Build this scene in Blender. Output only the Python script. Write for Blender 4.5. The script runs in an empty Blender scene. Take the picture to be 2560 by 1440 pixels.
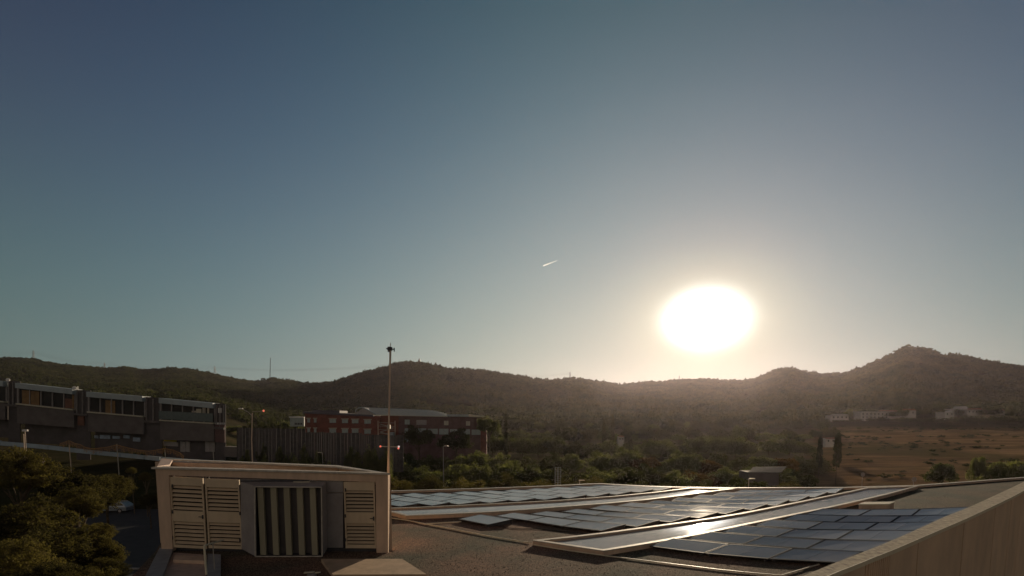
import bpy, math, random
import numpy as np
from mathutils import Vector, Matrix, noise
R = math.radians
scene = bpy.context.scene
COL = scene.collection
rnd = random.Random(7)

# ------------------------------------------------------------------ camera
FPX = 1400.0; PITCH = R(6.0); HOR = 1045.0; W, H = 2560.0, 1440.0
CY0 = HOR + FPX * math.tan(PITCH)
CAMZ = 4.1
cam_d = bpy.data.cameras.new('camera'); cam = bpy.data.objects.new('camera', cam_d); COL.objects.link(cam)
cam.location = (0, 0, CAMZ); cam.rotation_euler = (R(90) - PITCH, 0, 0)
cam_d.sensor_width = 36; cam_d.sensor_fit = 'HORIZONTAL'; cam_d.lens = 36 * FPX / W
cam_d.shift_y = (CY0 - H / 2) / W
cam_d.clip_start = 0.1; cam_d.clip_end = 30000
scene.camera = cam
cp, sp = math.cos(PITCH), math.sin(PITCH)
def ray(px, py):
    a = (px - W / 2) / FPX; b = -(py - CY0) / FPX
    return Vector((a, cp + b * sp, -sp + b * cp))
def atz(px, py, z):
    r = ray(px, py); t = (z - CAMZ) / r.z
    return Vector((r.x * t, r.y * t, z))
def aty(px, py, y):
    r = ray(px, py); t = y / r.y
    return Vector((r.x * t, y, CAMZ + r.z * t))

# ------------------------------------------------------------------ light
SUN = ray(1765, 797).normalized()
sun_el = math.asin(SUN.z); sun_az = math.atan2(SUN.x, SUN.y)
world = bpy.data.worlds.new('World'); scene.world = world; world.use_nodes = True
wt = world.node_tree; wt.nodes.clear()
def N(t, typ, **kw):
    n = t.nodes.new(typ)
    for k, v in kw.items():
        if k == 'op': n.operation = v
        else: setattr(n, k, v)
    return n
def mth(t, op, a, b=None, c=None, clamp=False):
    n = t.nodes.new('ShaderNodeMath'); n.operation = op; n.use_clamp = clamp
    for i, v in enumerate((a, b, c)):
        if v is None: continue
        if isinstance(v, (int, float)): n.inputs[i].default_value = v
        else: t.links.new(v, n.inputs[i])
    return n.outputs[0]
def vmth(t, op, a, b=None):
    n = t.nodes.new('ShaderNodeVectorMath'); n.operation = op
    for i, v in enumerate((a, b)):
        if v is None: continue
        if isinstance(v, (tuple, list, Vector)): n.inputs[i].default_value = tuple(v)
        else: t.links.new(v, n.inputs[i])
    return n
def scalecol(t, col, fac):
    n = t.nodes.new('ShaderNodeVectorMath'); n.operation = 'SCALE'
    if isinstance(col, (tuple, list)): n.inputs[0].default_value = col
    else: t.links.new(col, n.inputs[0])
    if isinstance(fac, (int, float)): n.inputs['Scale'].default_value = fac
    else: t.links.new(fac, n.inputs['Scale'])
    return n.outputs[0]
out = N(wt, 'ShaderNodeOutputWorld'); bg = N(wt, 'ShaderNodeBackground')
sky = N(wt, 'ShaderNodeTexSky'); sky.sky_type = 'NISHITA'; sky.sun_disc = False
sky.sun_elevation = sun_el; sky.sun_rotation = sun_az
sky.altitude = 100; sky.air_density = 1.0; sky.dust_density = 2.0; sky.ozone_density = 1.5
SKY_STRENGTH = 0.075
tc = N(wt, 'ShaderNodeTexCoord')
dirn = vmth(wt, 'NORMALIZE', tc.outputs['Generated']).outputs[0]
right = Vector((SUN.y, -SUN.x, 0)).normalized(); up = right.cross(SUN).normalized()
if up.z < 0: up = -up
ds = vmth(wt, 'DOT_PRODUCT', dirn, SUN).outputs['Value']
dr = vmth(wt, 'DOT_PRODUCT', dirn, right).outputs['Value']
du = vmth(wt, 'DOT_PRODUCT', dirn, up).outputs['Value']
theta = mth(wt, 'ARCCOSINE', mth(wt, 'MINIMUM', mth(wt, 'MAXIMUM', ds, -0.99999), 0.99999))
# elliptical distance close to the sun (its bloom is wider than tall)
q = mth(wt, 'SQRT', mth(wt, 'ADD', mth(wt, 'POWER', mth(wt, 'MULTIPLY', dr, 0.72), 2), mth(wt, 'POWER', du, 2)))
front = mth(wt, 'GREATER_THAN', ds, 0.0)
def gauss(x, w): return mth(wt, 'EXPONENT', mth(wt, 'MULTIPLY', mth(wt, 'POWER', mth(wt, 'DIVIDE', x, w), 2), -1.0))
# graded dusty evening sky: compressed Nishita base, a glow along the horizon around the sun's bearing, and the aureole
sz_ = N(wt, 'ShaderNodeSeparateXYZ'); wt.links.new(dirn, sz_.inputs[0])
elev = mth(wt, 'MAXIMUM', mth(wt, 'ARCSINE', sz_.outputs[2]), 0.0)
fh = Vector((SUN.x, SUN.y, 0)).normalized()
azd = mth(wt, 'ARCTAN2', dr, vmth(wt, 'DOT_PRODUCT', dirn, fh).outputs['Value'])
base = N(wt, 'ShaderNodeSeparateXYZ'); wt.links.new(scalecol(wt, sky.outputs[0], SKY_STRENGTH / 0.075), base.inputs[0])
comb = N(wt, 'ShaderNodeCombineXYZ')
for k, c_ in enumerate((0.0060, 0.0060, 0.0060)):
    wt.links.new(mth(wt, 'MULTIPLY', mth(wt, 'POWER', mth(wt, 'MAXIMUM', base.outputs[k], 0.0), 0.5), c_), comb.inputs[k])
acc = comb.outputs[0]
azo = mth(wt, 'ADD', azd, 0.15)
e3, e6, a8, a5 = gauss(elev, 0.3), gauss(elev, 0.6), gauss(azo, 0.8), gauss(azo, 0.5)
anti = gauss(mth(wt, 'SUBTRACT', math.pi, mth(wt, 'ABSOLUTE', azd)), 1.2)   # warm glow added opposite the sun, out of view, to lift shaded fronts
terms = [(mth(wt, 'MULTIPLY', e3, a8), (0.120, 0.082, 0.018)), (mth(wt, 'MULTIPLY', e6, a8), (0.012, 0.094, 0.204)),
         (mth(wt, 'MULTIPLY', gauss(elev, 0.42), a5), (0.108, 0.000, 0.000)), (mth(wt, 'MULTIPLY', e6, a5), (0.000, 0.088, 0.000)),
         (mth(wt, 'MULTIPLY', e3, a5), (0.026, 0.000, 0.000)), (gauss(elev, 0.15), (0.030, 0.004, 0.000)), (e3, (0.000, 0.066, 0.000)), (e6, (0.024, 0.025, 0.073)),
         (mth(wt, 'MULTIPLY', e6, anti), (0.34, 0.255, 0.19)), (gauss(theta, 0.12), (0.090, 0.030, 0.010)), (gauss(theta, 0.36), (0.062, 0.044, 0.052)),
         (mth(wt, 'MULTIPLY', gauss(q, 0.028), front), (8.0, 7.8, 7.5)), (mth(wt, 'MULTIPLY', gauss(q, 0.075), front), (0.30, 0.27, 0.14))]
for f, colr in terms:
    acc = vmth(wt, 'ADD', acc, scalecol(wt, colr, f)).outputs[0]
wt.links.new(acc, bg.inputs[0]); bg.inputs[1].default_value = 1.0
wt.links.new(bg.outputs[0], out.inputs[0])

sl = bpy.data.lights.new('sun', 'SUN'); so = bpy.data.objects.new('sun', sl); COL.objects.link(so)
sl.energy = 3.8; sl.angle = R(0.55); sl.color = (1.0, 0.80, 0.56)
so.rotation_euler = SUN.to_track_quat('Z', 'Y').to_euler()
scene.view_settings.view_transform = 'Standard'; scene.view_settings.look = 'None'
scene.view_settings.exposure = 0.2; scene.view_settings.gamma = 1.0; scene.view_settings.use_curve_mapping = False
scene.render.engine = 'CYCLES'
scene.cycles.max_bounces = 6; scene.cycles.volume_bounces = 0; scene.cycles.use_denoising = True
scene.cycles.transparent_max_bounces = 8; scene.cycles.caustics_reflective = False; scene.cycles.caustics_refractive = False

# ------------------------------------------------------------------ helpers
ORIG = {}
def tag(o, label=None, cat=None, group=None, kind=None):
    if label: o['label'] = label
    if cat: o['category'] = cat
    if group: o['group'] = group
    if kind: o['kind'] = kind
    return o
def empty(name, loc, label, cat, group=None):
    o = bpy.data.objects.new(name, None); COL.objects.link(o); o.location = loc
    o.empty_display_size = 0.3
    ORIG[o] = Vector(loc); tag(o, label, cat, group); return o
def obj_from(name, me, parent=None, loc=None):
    o = bpy.data.objects.new(name, me); COL.objects.link(o)
    if loc is not None: o.location = loc
    if parent is not None: o.parent = parent
    return o
class MB:
    """collects geometry in world coordinates, links it as one mesh object"""
    def __init__(s): s.v = []; s.f = []; s.mi = []; s.mats = []
    def m(s, mat):
        if mat not in s.mats: s.mats.append(mat)
        s.cur = s.mats.index(mat); return s
    cur = 0
    def face(s, *pts):
        i = len(s.v); s.v += [tuple(p) for p in pts]; s.f.append(tuple(range(i, i + len(pts)))); s.mi.append(s.cur)
    def add(s, vs, fs):
        i = len(s.v); s.v += [tuple(p) for p in vs]
        for f in fs: s.f.append(tuple(i + k for k in f)); s.mi.append(s.cur)
    def hexa(s, b, t):
        s.add(list(b) + list(t), [(3, 2, 1, 0), (4, 5, 6, 7), (0, 1, 5, 4), (1, 2, 6, 5), (2, 3, 7, 6), (3, 0, 4, 7)])
    def box(s, x0, x1, y0, y1, z0, z1):
        s.hexa([(x0, y0, z0), (x1, y0, z0), (x1, y1, z0), (x0, y1, z0)], [(x0, y0, z1), (x1, y0, z1), (x1, y1, z1), (x0, y1, z1)])
    def bar(s, p, q, w, h=None, upv=(0, 0, 1)):
        p = Vector(p); q = Vector(q); h = h or w; d = (q - p)
        if d.length < 1e-6: return
        d.normalize(); u = Vector(upv)
        if abs(d.dot(u)) > 0.95: u = Vector((0, 1, 0))
        a = d.cross(u).normalized() * w / 2; b = a.cross(d).normalized() * h / 2
        s.hexa([p - a - b, p + a - b, p + a + b, p - a + b], [q - a - b, q + a - b, q + a + b, q - a + b])
    def tube(s, pts, r, n=6, r2=None, cap=True):
        pts = [Vector(p) for p in pts]; rings = []
        for i, p in enumerate(pts):
            d = (pts[min(i + 1, len(pts) - 1)] - pts[max(i - 1, 0)]).normalized()
            u = Vector((0, 0, 1)) if abs(d.z) < 0.9 else Vector((0, 1, 0))
            a = d.cross(u).normalized(); b = a.cross(d).normalized()
            rr = r if r2 is None else r + (r2 - r) * i / (len(pts) - 1)
            rings.append([p + (a * math.cos(k * 2 * math.pi / n) + b * math.sin(k * 2 * math.pi / n)) * rr for k in range(n)])
        vs = [v for rg in rings for v in rg]; fs = []
        for i in range(len(pts) - 1):
            for k in range(n):
                fs.append((i * n + k, i * n + (k + 1) % n, (i + 1) * n + (k + 1) % n, (i + 1) * n + k))
        if cap: fs.append(tuple(range(n))[::-1]); fs.append(tuple((len(pts) - 1) * n + k for k in range(n)))
        s.add(vs, fs)
    def sphere(s, c, r, n=8, m_=5, sz=1.0):
        c = Vector(c); vs = [c + Vector((0, 0, r * sz))]; fs = []
        for j in range(1, m_):
            ph = math.pi * j / m_
            for k in range(n):
                th = 2 * math.pi * k / n
                vs.append(c + Vector((r * math.sin(ph) * math.cos(th), r * math.sin(ph) * math.sin(th), r * sz * math.cos(ph))))
        vs.append(c - Vector((0, 0, r * sz)))
        for k in range(n): fs.append((0, 1 + k, 1 + (k + 1) % n))
        for j in range(m_ - 2):
            for k in range(n):
                a = 1 + j * n; fs.append((a + k, a + n + k, a + n + (k + 1) % n, a + (k + 1) % n))
        a = 1 + (m_ - 2) * n
        for k in range(n): fs.append((a + k, len(vs) - 1, a + (k + 1) % n))
        s.add(vs, fs)
    def build(s, name, mat=None, parent=None, loc=None, smooth=False):
        org = ORIG.get(parent, None) if parent is not None else None
        if org is None: org = Vector(loc) if loc is not None else Vector((0, 0, 0))
        me = bpy.data.meshes.new(name)
        me.from_pydata([(v[0] - org[0], v[1] - org[1], v[2] - org[2]) for v in s.v], [], s.f)
        mats = s.mats or [mat]
        for m_ in mats: me.materials.append(m_)
        if s.mats:
            for p, k in zip(me.polygons, s.mi): p.material_index = k
        if smooth:
            for p in me.polygons: p.use_smooth = True
        me.update()
        o = obj_from(name, me, parent, None if parent is not None else (loc or (0, 0, 0)))
        ORIG[o] = org
        return o
def copy_tree(o, parent=None):
    c = o.copy(); COL.objects.link(c); c.parent = parent
    for ch in [x for x in o.children]: copy_tree(ch, c)
    return c

# ------------------------------------------------------------------ materials
def mat(name, col, rough=0.8, metal=0.0, var=0.15, scale=2.0, bump=0.0, bscale=20.0, spec=0.4, emit=None, coords='world', stretch=None, var2=None):
    m = bpy.data.materials.new(name); m.use_nodes = True; t = m.node_tree
    b = t.nodes['Principled BSDF']; b.inputs['Roughness'].default_value = rough; b.inputs['Metallic'].default_value = metal
    b.inputs['Specular IOR Level'].default_value = spec
    geo = t.nodes.new('ShaderNodeNewGeometry'); vec = geo.outputs['Position']
    if stretch:
        mp = t.nodes.new('ShaderNodeMapping'); mp.inputs['Scale'].default_value = stretch; t.links.new(vec, mp.inputs[0]); vec = mp.outputs[0]
    nz = t.nodes.new('ShaderNodeTexNoise'); nz.inputs['Scale'].default_value = scale; nz.inputs['Detail'].default_value = 6
    nz.inputs['Roughness'].default_value = 0.65
    t.links.new(vec, nz.inputs['Vector'])
    mix = t.nodes.new('ShaderNodeMix'); mix.data_type = 'RGBA'
    c2 = var2 if var2 else [c * (1 - var * 1.6) for c in col[:3]]
    mix.inputs['A'].default_value = (*c2, 1)
    mix.inputs['B'].default_value = (*([c * (1 + var) for c in col[:3]] if not var2 else col), 1)
    mr = t.nodes.new('ShaderNodeMapRange'); mr.inputs['From Min'].default_value = 0.32; mr.inputs['From Max'].default_value = 0.68
    t.links.new(nz.outputs[0], mr.inputs[0]); t.links.new(mr.outputs[0], mix.inputs['Factor'])
    t.links.new(mix.outputs['Result'], b.inputs['Base Color'])
    if bump:
        n2 = t.nodes.new('ShaderNodeTexNoise'); n2.inputs['Scale'].default_value = bscale; n2.inputs['Detail'].default_value = 4
        t.links.new(vec, n2.inputs['Vector'])
        bp = t.nodes.new('ShaderNodeBump'); bp.inputs['Strength'].default_value = bump; bp.inputs['Distance'].default_value = 0.02
        t.links.new(n2.outputs[0], bp.inputs['Height']); t.links.new(bp.outputs[0], b.inputs['Normal'])
    if emit:
        b.inputs['Emission Color'].default_value = (*emit[0], 1); b.inputs['Emission Strength'].default_value = emit[1]
    return m
def leafmat(name, c1, c2, trans=0.35, scale=0.5):
    m = bpy.data.materials.new(name); m.use_nodes = True; t = m.node_tree; t.nodes.clear()
    o = t.nodes.new('ShaderNodeOutputMaterial'); d = t.nodes.new('ShaderNodeBsdfDiffuse'); tr = t.nodes.new('ShaderNodeBsdfTranslucent')
    mx = t.nodes.new('ShaderNodeMixShader'); mx.inputs[0].default_value = trans
    geo = t.nodes.new('ShaderNodeNewGeometry'); nz = t.nodes.new('ShaderNodeTexNoise'); nz.inputs['Scale'].default_value = scale; nz.inputs['Detail'].default_value = 5
    t.links.new(geo.outputs['Position'], nz.inputs['Vector'])
    oi = t.nodes.new('ShaderNodeObjectInfo')
    f = mth(t, 'ADD', mth(t, 'MULTIPLY', nz.outputs[0], 1.6), mth(t, 'SUBTRACT', mth(t, 'MULTIPLY', oi.outputs['Random'], 0.7), 0.65), clamp=True)
    mix = t.nodes.new('ShaderNodeMix'); mix.data_type = 'RGBA'; mix.inputs['A'].default_value = (*c1, 1); mix.inputs['B'].default_value = (*c2, 1)
    t.links.new(f, mix.inputs['Factor'])
    t.links.new(mix.outputs['Result'], d.inputs[0])
    br = vmth(t, 'MULTIPLY', mix.outputs['Result'], (1.5, 1.6, 0.8)); t.links.new(br.outputs[0], tr.inputs[0])
    t.links.new(d.outputs[0], mx.inputs[1]); t.links.new(tr.outputs[0], mx.inputs[2]); t.links.new(mx.outputs[0], o.inputs[0])
    return m
M = dict(
    render=mat('beige_render', (0.66, 0.475, 0.34), 0.9, var=0.13, scale=2.2, bump=0.25, bscale=60, stretch=(1, 1, .3)),
    louvre=mat('cream_metal', (0.64, 0.50, 0.34), 0.55, var=0.07, scale=3, stretch=(1, 1, .3)),
    greymetal=mat('grey_metal', (0.32, 0.29, 0.28), 0.5, var=0.12, scale=2),
    darkmetal=mat('dark_metal', (0.06, 0.055, 0.06), 0.5, var=0.2, scale=4),
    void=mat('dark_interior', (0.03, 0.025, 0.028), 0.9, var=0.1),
    baffle=mat('olive_baffle', (0.32, 0.285, 0.195), 0.6, var=0.1, scale=2, stretch=(1, 1, .2)),
    coping=mat('pale_coping', (0.50, 0.45, 0.38), 0.6, var=0.18, scale=5, bump=0.2, bscale=40),
    pinkcop=mat('pink_coping', (0.55, 0.40, 0.32), 0.6, var=0.15, scale=6),
    concrete=mat('grey_concrete', (0.30, 0.30, 0.30), 0.85, var=0.15, scale=3, bump=0.3, bscale=50),
    lichen=mat('speckled_coping', (0.52, 0.43, 0.27), 0.85, var=0.2, scale=5.5, bump=0.5, bscale=20, var2=(0.17, 0.12, 0.085)),
    precast=mat('precast_panel', (0.70, 0.50, 0.33), 0.85, var=0.11, scale=0.55, bump=0.2, bscale=60, stretch=(1, 1, .6)),
    hatch=mat('tan_hatch', (0.52, 0.37, 0.24), 0.8, var=0.14, scale=3, bump=0.2, bscale=50),
    conduit=mat('pale_conduit', (0.75, 0.66, 0.48), 0.45, var=0.05),
    bluestrip=mat('flashing', (0.20, 0.23, 0.25), 0.4, metal=0.3, var=0.1),
    frame=mat('panel_frame', (0.55, 0.53, 0.50), 0.35, metal=0.6, var=0.05),
    mount=mat('panel_mount', (0.10, 0.09, 0.09), 0.6, metal=0.3, var=0.1),
    fascia=mat('pale_fascia', (0.33, 0.38, 0.40), 0.5, var=0.08, scale=1),
    sillm=mat('pale_sill', (0.50, 0.46, 0.36), 0.6, var=0.1),
    curtain=mat('ochre_blind', (0.22, 0.135, 0.06), 0.9, var=0.15, scale=1.5),
    curtain2=mat('rust_blind', (0.17, 0.085, 0.06), 0.9, var=0.15, scale=1.5),
    stone=mat('dark_stone', (0.13, 0.115, 0.11), 0.9, var=0.15, scale=0.6),
    stone2=mat('darker_stone', (0.09, 0.08, 0.08), 0.9, var=0.15, scale=0.6),
    brick=mat('red_brick', (0.21, 0.075, 0.055), 0.9, var=0.2, scale=0.8, bump=0.3, bscale=6),
    brick2=mat('brown_brick', (0.15, 0.09, 0.085), 0.9, var=0.2, scale=0.8),
    lintel=mat('pale_lintel', (0.42, 0.36, 0.28), 0.8, var=0.1),
    tealblind=mat('pale_blind', (0.36, 0.42, 0.40), 0.6, var=0.12, scale=2),
    white=mat('white_paint', (0.75, 0.73, 0.70), 0.6, var=0.06),
    house=mat('white_wash', (0.72, 0.66, 0.60), 0.8, var=0.08, scale=0.5),
    tile=mat('terracotta_roof', (0.38, 0.17, 0.10), 0.85, var=0.2, scale=2),
    roofpale=mat('pale_metal_roof', (0.60, 0.55, 0.42), 0.5, var=0.08, scale=1),
    roofdark=mat('dark_flat_roof', (0.10, 0.09, 0.11), 0.7, var=0.15),
    pole=mat('galvanised_pole', (0.42, 0.38, 0.33), 0.5, metal=0.4, var=0.1),
    polepale=mat('sunlit_pole', (0.62, 0.48, 0.36), 0.6, var=0.1),  # paler warm copy of the pole metal, sunlight put into its colour
    fence=mat('grey_fence_slat', (0.085, 0.08, 0.08), 0.9, var=0.2, scale=2, spec=0.1),
    barrier=mat('blue_grey_wall', (0.34, 0.42, 0.48), 0.7, var=0.12, scale=0.7),
    net=mat('ochre_net', (0.42, 0.24, 0.10), 0.9, var=0.2),
    carpaint=mat('silver_car_paint', (0.30, 0.33, 0.36), 0.3, metal=0.5, var=0.03),
    tyre=mat('tyre_rubber', (0.02, 0.02, 0.02), 0.9, var=0.1),
    redlamp=mat('red_lamp', (0.6, 0.05, 0.03), 0.4, emit=((1, 0.25, 0.15), 0.6)),
    pinklamp=mat('pale_lamp', (0.8, 0.7, 0.7), 0.4, emit=((1, 0.75, 0.75), 0.5)),
    bark=mat('bark', (0.10, 0.075, 0.05), 0.95, var=0.3, scale=3, bump=0.5, bscale=10),
    asphalt=mat('asphalt', (0.05, 0.05, 0.052), 0.9, var=0.15, scale=1, bump=0.3, bscale=40),
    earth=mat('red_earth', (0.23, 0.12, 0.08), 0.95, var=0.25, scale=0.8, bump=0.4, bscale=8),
    yellow=mat('yellow_sign', (0.60, 0.50, 0.06), 0.6, var=0.1),
    bluesign=mat('blue_poster', (0.28, 0.35, 0.45), 0.7, var=0.2, scale=2),
    iron=mat('pylon_steel', (0.18, 0.17, 0.17), 0.6, metal=0.4, var=0.1),
    tealglass=mat('teal_glass_rail', (0.10, 0.13, 0.13), 0.25, var=0.1),
)
def glass(name, col, rough, spec=0.6, var=0.1, scale=0.4, bump=0, bscale=3):
    return mat(name, col, rough, var=var, scale=scale, spec=spec, bump=bump, bscale=bscale)
M['cable'] = mat('black_cable', (0.02, 0.02, 0.02), 0.6, var=0.1)
M['glassdark'] = glass('dark_window_glass', (0.03, 0.03, 0.035), 0.08)
M['cells'] = None
def cells_mat():
    m = bpy.data.materials.new('solar_cells'); m.use_nodes = True; t = m.node_tree; b = t.nodes['Principled BSDF']
    oi = t.nodes.new('ShaderNodeObjectInfo')
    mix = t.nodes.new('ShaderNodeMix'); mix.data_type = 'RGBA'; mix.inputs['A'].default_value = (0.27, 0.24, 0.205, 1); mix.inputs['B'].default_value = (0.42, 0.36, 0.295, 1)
    t.links.new(oi.outputs['Random'], mix.inputs['Factor']); t.links.new(mix.outputs['Result'], b.inputs['Base Color'])
    geo = t.nodes.new('ShaderNodeNewGeometry'); nz = t.nodes.new('ShaderNodeTexNoise'); nz.inputs['Scale'].default_value = 1.2; nz.inputs['Detail'].default_value = 5
    t.links.new(geo.outputs['Position'], nz.inputs['Vector'])
    r = mth(t, 'ADD', mth(t, 'MULTIPLY', nz.outputs[0], 0.03), mth(t, 'ADD', mth(t, 'MULTIPLY', oi.outputs['Random'], 0.02), 0.035))
    t.links.new(r, b.inputs['Roughness']); b.inputs['Specular IOR Level'].default_value = 0.9
    return m
M['cells'] = cells_mat()
def sheet_mat():
    m = bpy.data.materials.new('ribbed_translucent_sheet'); m.use_nodes = True; t = m.node_tree; b = t.nodes['Principled BSDF']
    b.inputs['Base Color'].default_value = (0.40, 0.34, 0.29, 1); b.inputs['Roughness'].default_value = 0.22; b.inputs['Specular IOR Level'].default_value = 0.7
    geo = t.nodes.new('ShaderNodeNewGeometry')
    nz = t.nodes.new('ShaderNodeTexNoise'); nz.inputs['Scale'].default_value = 0.9; nz.inputs['Detail'].default_value = 5
    t.links.new(geo.outputs['Position'], nz.inputs['Vector'])
    t.links.new(mth(t, 'ADD', mth(t, 'MULTIPLY', nz.outputs[0], 0.03), 0.035), b.inputs['Roughness'])
    return m
M['sheet'] = sheet_mat()
def gravel_mat():
    m = bpy.data.materials.new('roof_gravel'); m.use_nodes = True; t = m.node_tree; b = t.nodes['Principled BSDF']
    geo = t.nodes.new('ShaderNodeNewGeometry'); b.inputs['Roughness'].default_value = 0.95; b.inputs['Specular IOR Level'].default_value = 0.08
    v = t.nodes.new('ShaderNodeTexVoronoi'); v.inputs['Scale'].default_value = 42; t.links.new(geo.outputs['Position'], v.inputs['Vector'])
    nz = t.nodes.new('ShaderNodeTexNoise'); nz.inputs['Scale'].default_value = 0.45; nz.inputs['Detail'].default_value = 6; t.links.new(geo.outputs['Position'], nz.inputs['Vector'])
    r1 = t.nodes.new('ShaderNodeValToRGB'); e = r1.color_ramp.elements; e[0].color = (0.03, 0.025, 0.022, 1); e[1].position = .85; e[1].color = (0.27, 0.22, 0.18, 1)
    sep = t.nodes.new('ShaderNodeSeparateColor'); t.links.new(v.outputs['Color'], sep.inputs[0]); t.links.new(sep.outputs[0], r1.inputs[0])
    r2 = t.nodes.new('ShaderNodeValToRGB'); e = r2.color_ramp.elements; e[0].position = 0.35; e[0].color = (0.62, 0.72, 0.62, 1); e[1].position = 0.62; e[1].color = (1.25, 0.95, 0.8, 1)
    t.links.new(nz.outputs[0], r2.inputs[0])
    base = vmth(t, 'MULTIPLY', r1.outputs[0], r2.outputs[0]).outputs[0]
    # mossy growth on the far right bay of the roof
    sx = t.nodes.new('ShaderNodeSeparateXYZ'); t.links.new(geo.outputs['Position'], sx.inputs[0])
    mr = t.nodes.new('ShaderNodeMapRange'); mr.inputs['From Min'].default_value = 12.0; mr.inputs['From Max'].default_value = 17.0
    t.links.new(mth(t, 'ADD', mth(t, 'SUBTRACT', sx.outputs[0], mth(t, 'MULTIPLY', sx.outputs[1], 0.1)), mth(t, 'MULTIPLY', nz.outputs[0], 5.0)), mr.inputs[0])
    mo = t.nodes.new('ShaderNodeMix'); mo.data_type = 'RGBA'; t.links.new(mr.outputs[0], mo.inputs['Factor']); t.links.new(base, mo.inputs['A']); t.links.new(vmth(t, 'MULTIPLY', base, (0.50, 0.60, 0.55)).outputs[0], mo.inputs['B'])
    t.links.new(mo.outputs['Result'], b.inputs['Base Color'])
    bp = t.nodes.new('ShaderNodeBump'); bp.inputs['Strength'].default_value = 0.45; bp.inputs['Distance'].default_value = 0.015
    t.links.new(v.outputs['Distance'], bp.inputs['Height']); bp.invert = True; t.links.new(bp.outputs[0], b.inputs['Normal'])
    return m
M['gravel'] = gravel_mat()

# ------------------------------------------------------------------ terrain
SKYL = [(-900,905),(-300,900),(0,898),(30,897),(85,899),(110,907),(160,913),(210,917),(260,923),(300,921),(320,919),(345,926),(380,926),(430,922),(460,923),(500,930),(540,938),(580,947),(620,953),(650,954),(670,950),(690,949),(710,951),(760,958),(800,960),(820,958),(840,956),(870,946),(900,935),(930,929),(960,922),(990,912),(1010,908),(1050,910),(1080,915),(1120,924),(1160,926),(1200,929),(1240,934),(1290,942),(1330,950),(1360,954),(1395,953),(1425,949),(1470,951),(1510,958),(1545,963),(1580,961),(1640,955),(1700,951),(1770,949),(1850,953),(1880,951),(1910,939),(1940,926),(1975,921),(2000,927),(2030,935),(2080,936),(2120,934),(2150,922),(2190,904),(2220,892),(2245,875),(2262,866),(2300,867),(2330,877),(2360,888),(2420,894),(2480,907),(2560,918),(2900,930),(3500,950)]
RD = [(-900,1500),(760,1500),(860,1100),(1000,1000),(1400,1000),(1560,1350),(1850,1500),(1960,1250),(2260,1250),(2560,1400),(3500,1400)]
_az = []; _tt = []
for px, py in SKYL:
    r = ray(px, py); _az.append(math.atan2(r.x, r.y)); _tt.append(r.z / math.hypot(r.x, r.y))
_raz = [math.atan2(ray(p, 950).x, ray(p, 950).y) for p, _ in RD]; _rr = [d for _, d in RD]
def az_of(px, py=1045): r = ray(px, py); return math.atan2(r.x, r.y)
rs = np.random.RandomState(3)
_ph = rs.rand(24, 4)
def wob(x, y, s):
    v = np.zeros_like(x)
    for k in range(24):
        f = s * (1.0 + 5 * _ph[k, 2]) ; a = _ph[k, 3] * 6.283
        v = v + np.sin((x * np.cos(a) + y * np.sin(a)) * f + _ph[k, 0] * 6.283) / (1 + 4 * _ph[k, 2])
    return v / 6.0
def sstep(a, b, x): t = np.clip((x - a) / (b - a), 0, 1); return t * t * (3 - 2 * t)
def terrain(x, y):
    x = np.asarray(x, float); y = np.asarray(y, float)
    az = np.arctan2(x, y); d = np.hypot(x, y)
    azc = np.clip(az, _az[0], _az[-1])
    RR = np.interp(azc, _raz, _rr); tt = np.interp(azc, _az, _tt)
    zr = CAMZ + tt * RR
    wl = 1 - sstep(az_of(480), az_of(720), az)
    wr = sstep(az_of(1850), az_of(2150), az)
    near_l = np.interp(d, [0, 88, 93, 150, 260, 420], [-8.7, -8.7, -4.5, -2.5, 3.0, 12.0])
    # left part: terrace step measured along y
    ty = np.interp(y, [0, 80, 84, 100, 150, 260, 420], [-8.9, -8.7, -4.2, -3.6, -1.0, 4.0, 13.0])
    near_c = np.interp(d, [0, 70, 140, 220, 330, 420], [-9, -9, -8.0, -7.0, -4.0, 0.0])
    near_r = np.interp(d, [0, 60, 110, 200, 300, 350, 420], [-9, -9, -8.5, -6.0, -3.0, -0.8, 4.0])
    nz = wl * ty + (1 - wl) * ((1 - wr) * near_c + wr * near_r)
    u = np.clip((d - 420) / (RR - 420), 0, 1.0)
    z4 = wl * 13.0 + (1 - wl) * ((1 - wr) * 0.0 + wr * 4.0)
    hill = z4 + (zr - z4) * (0.55 * u + 0.45 * u ** 1.7) + 9 * np.sin(np.pi * u) * wob(x, y, 0.006)
    z = np.where(d < 420, nz, hill)
    z = np.where(d > RR, zr - (d - RR) * 0.30, z)
    z = np.maximum(z, -14.0 + 0 * z)
    amp = np.clip((d - 100) / 200, 0, 1) * (d < 420)
    return z + amp * 0.5 * wob(x, y, 0.03)
def gz(x, y): return float(terrain(np.array([x]), np.array([y]))[0])

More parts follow.
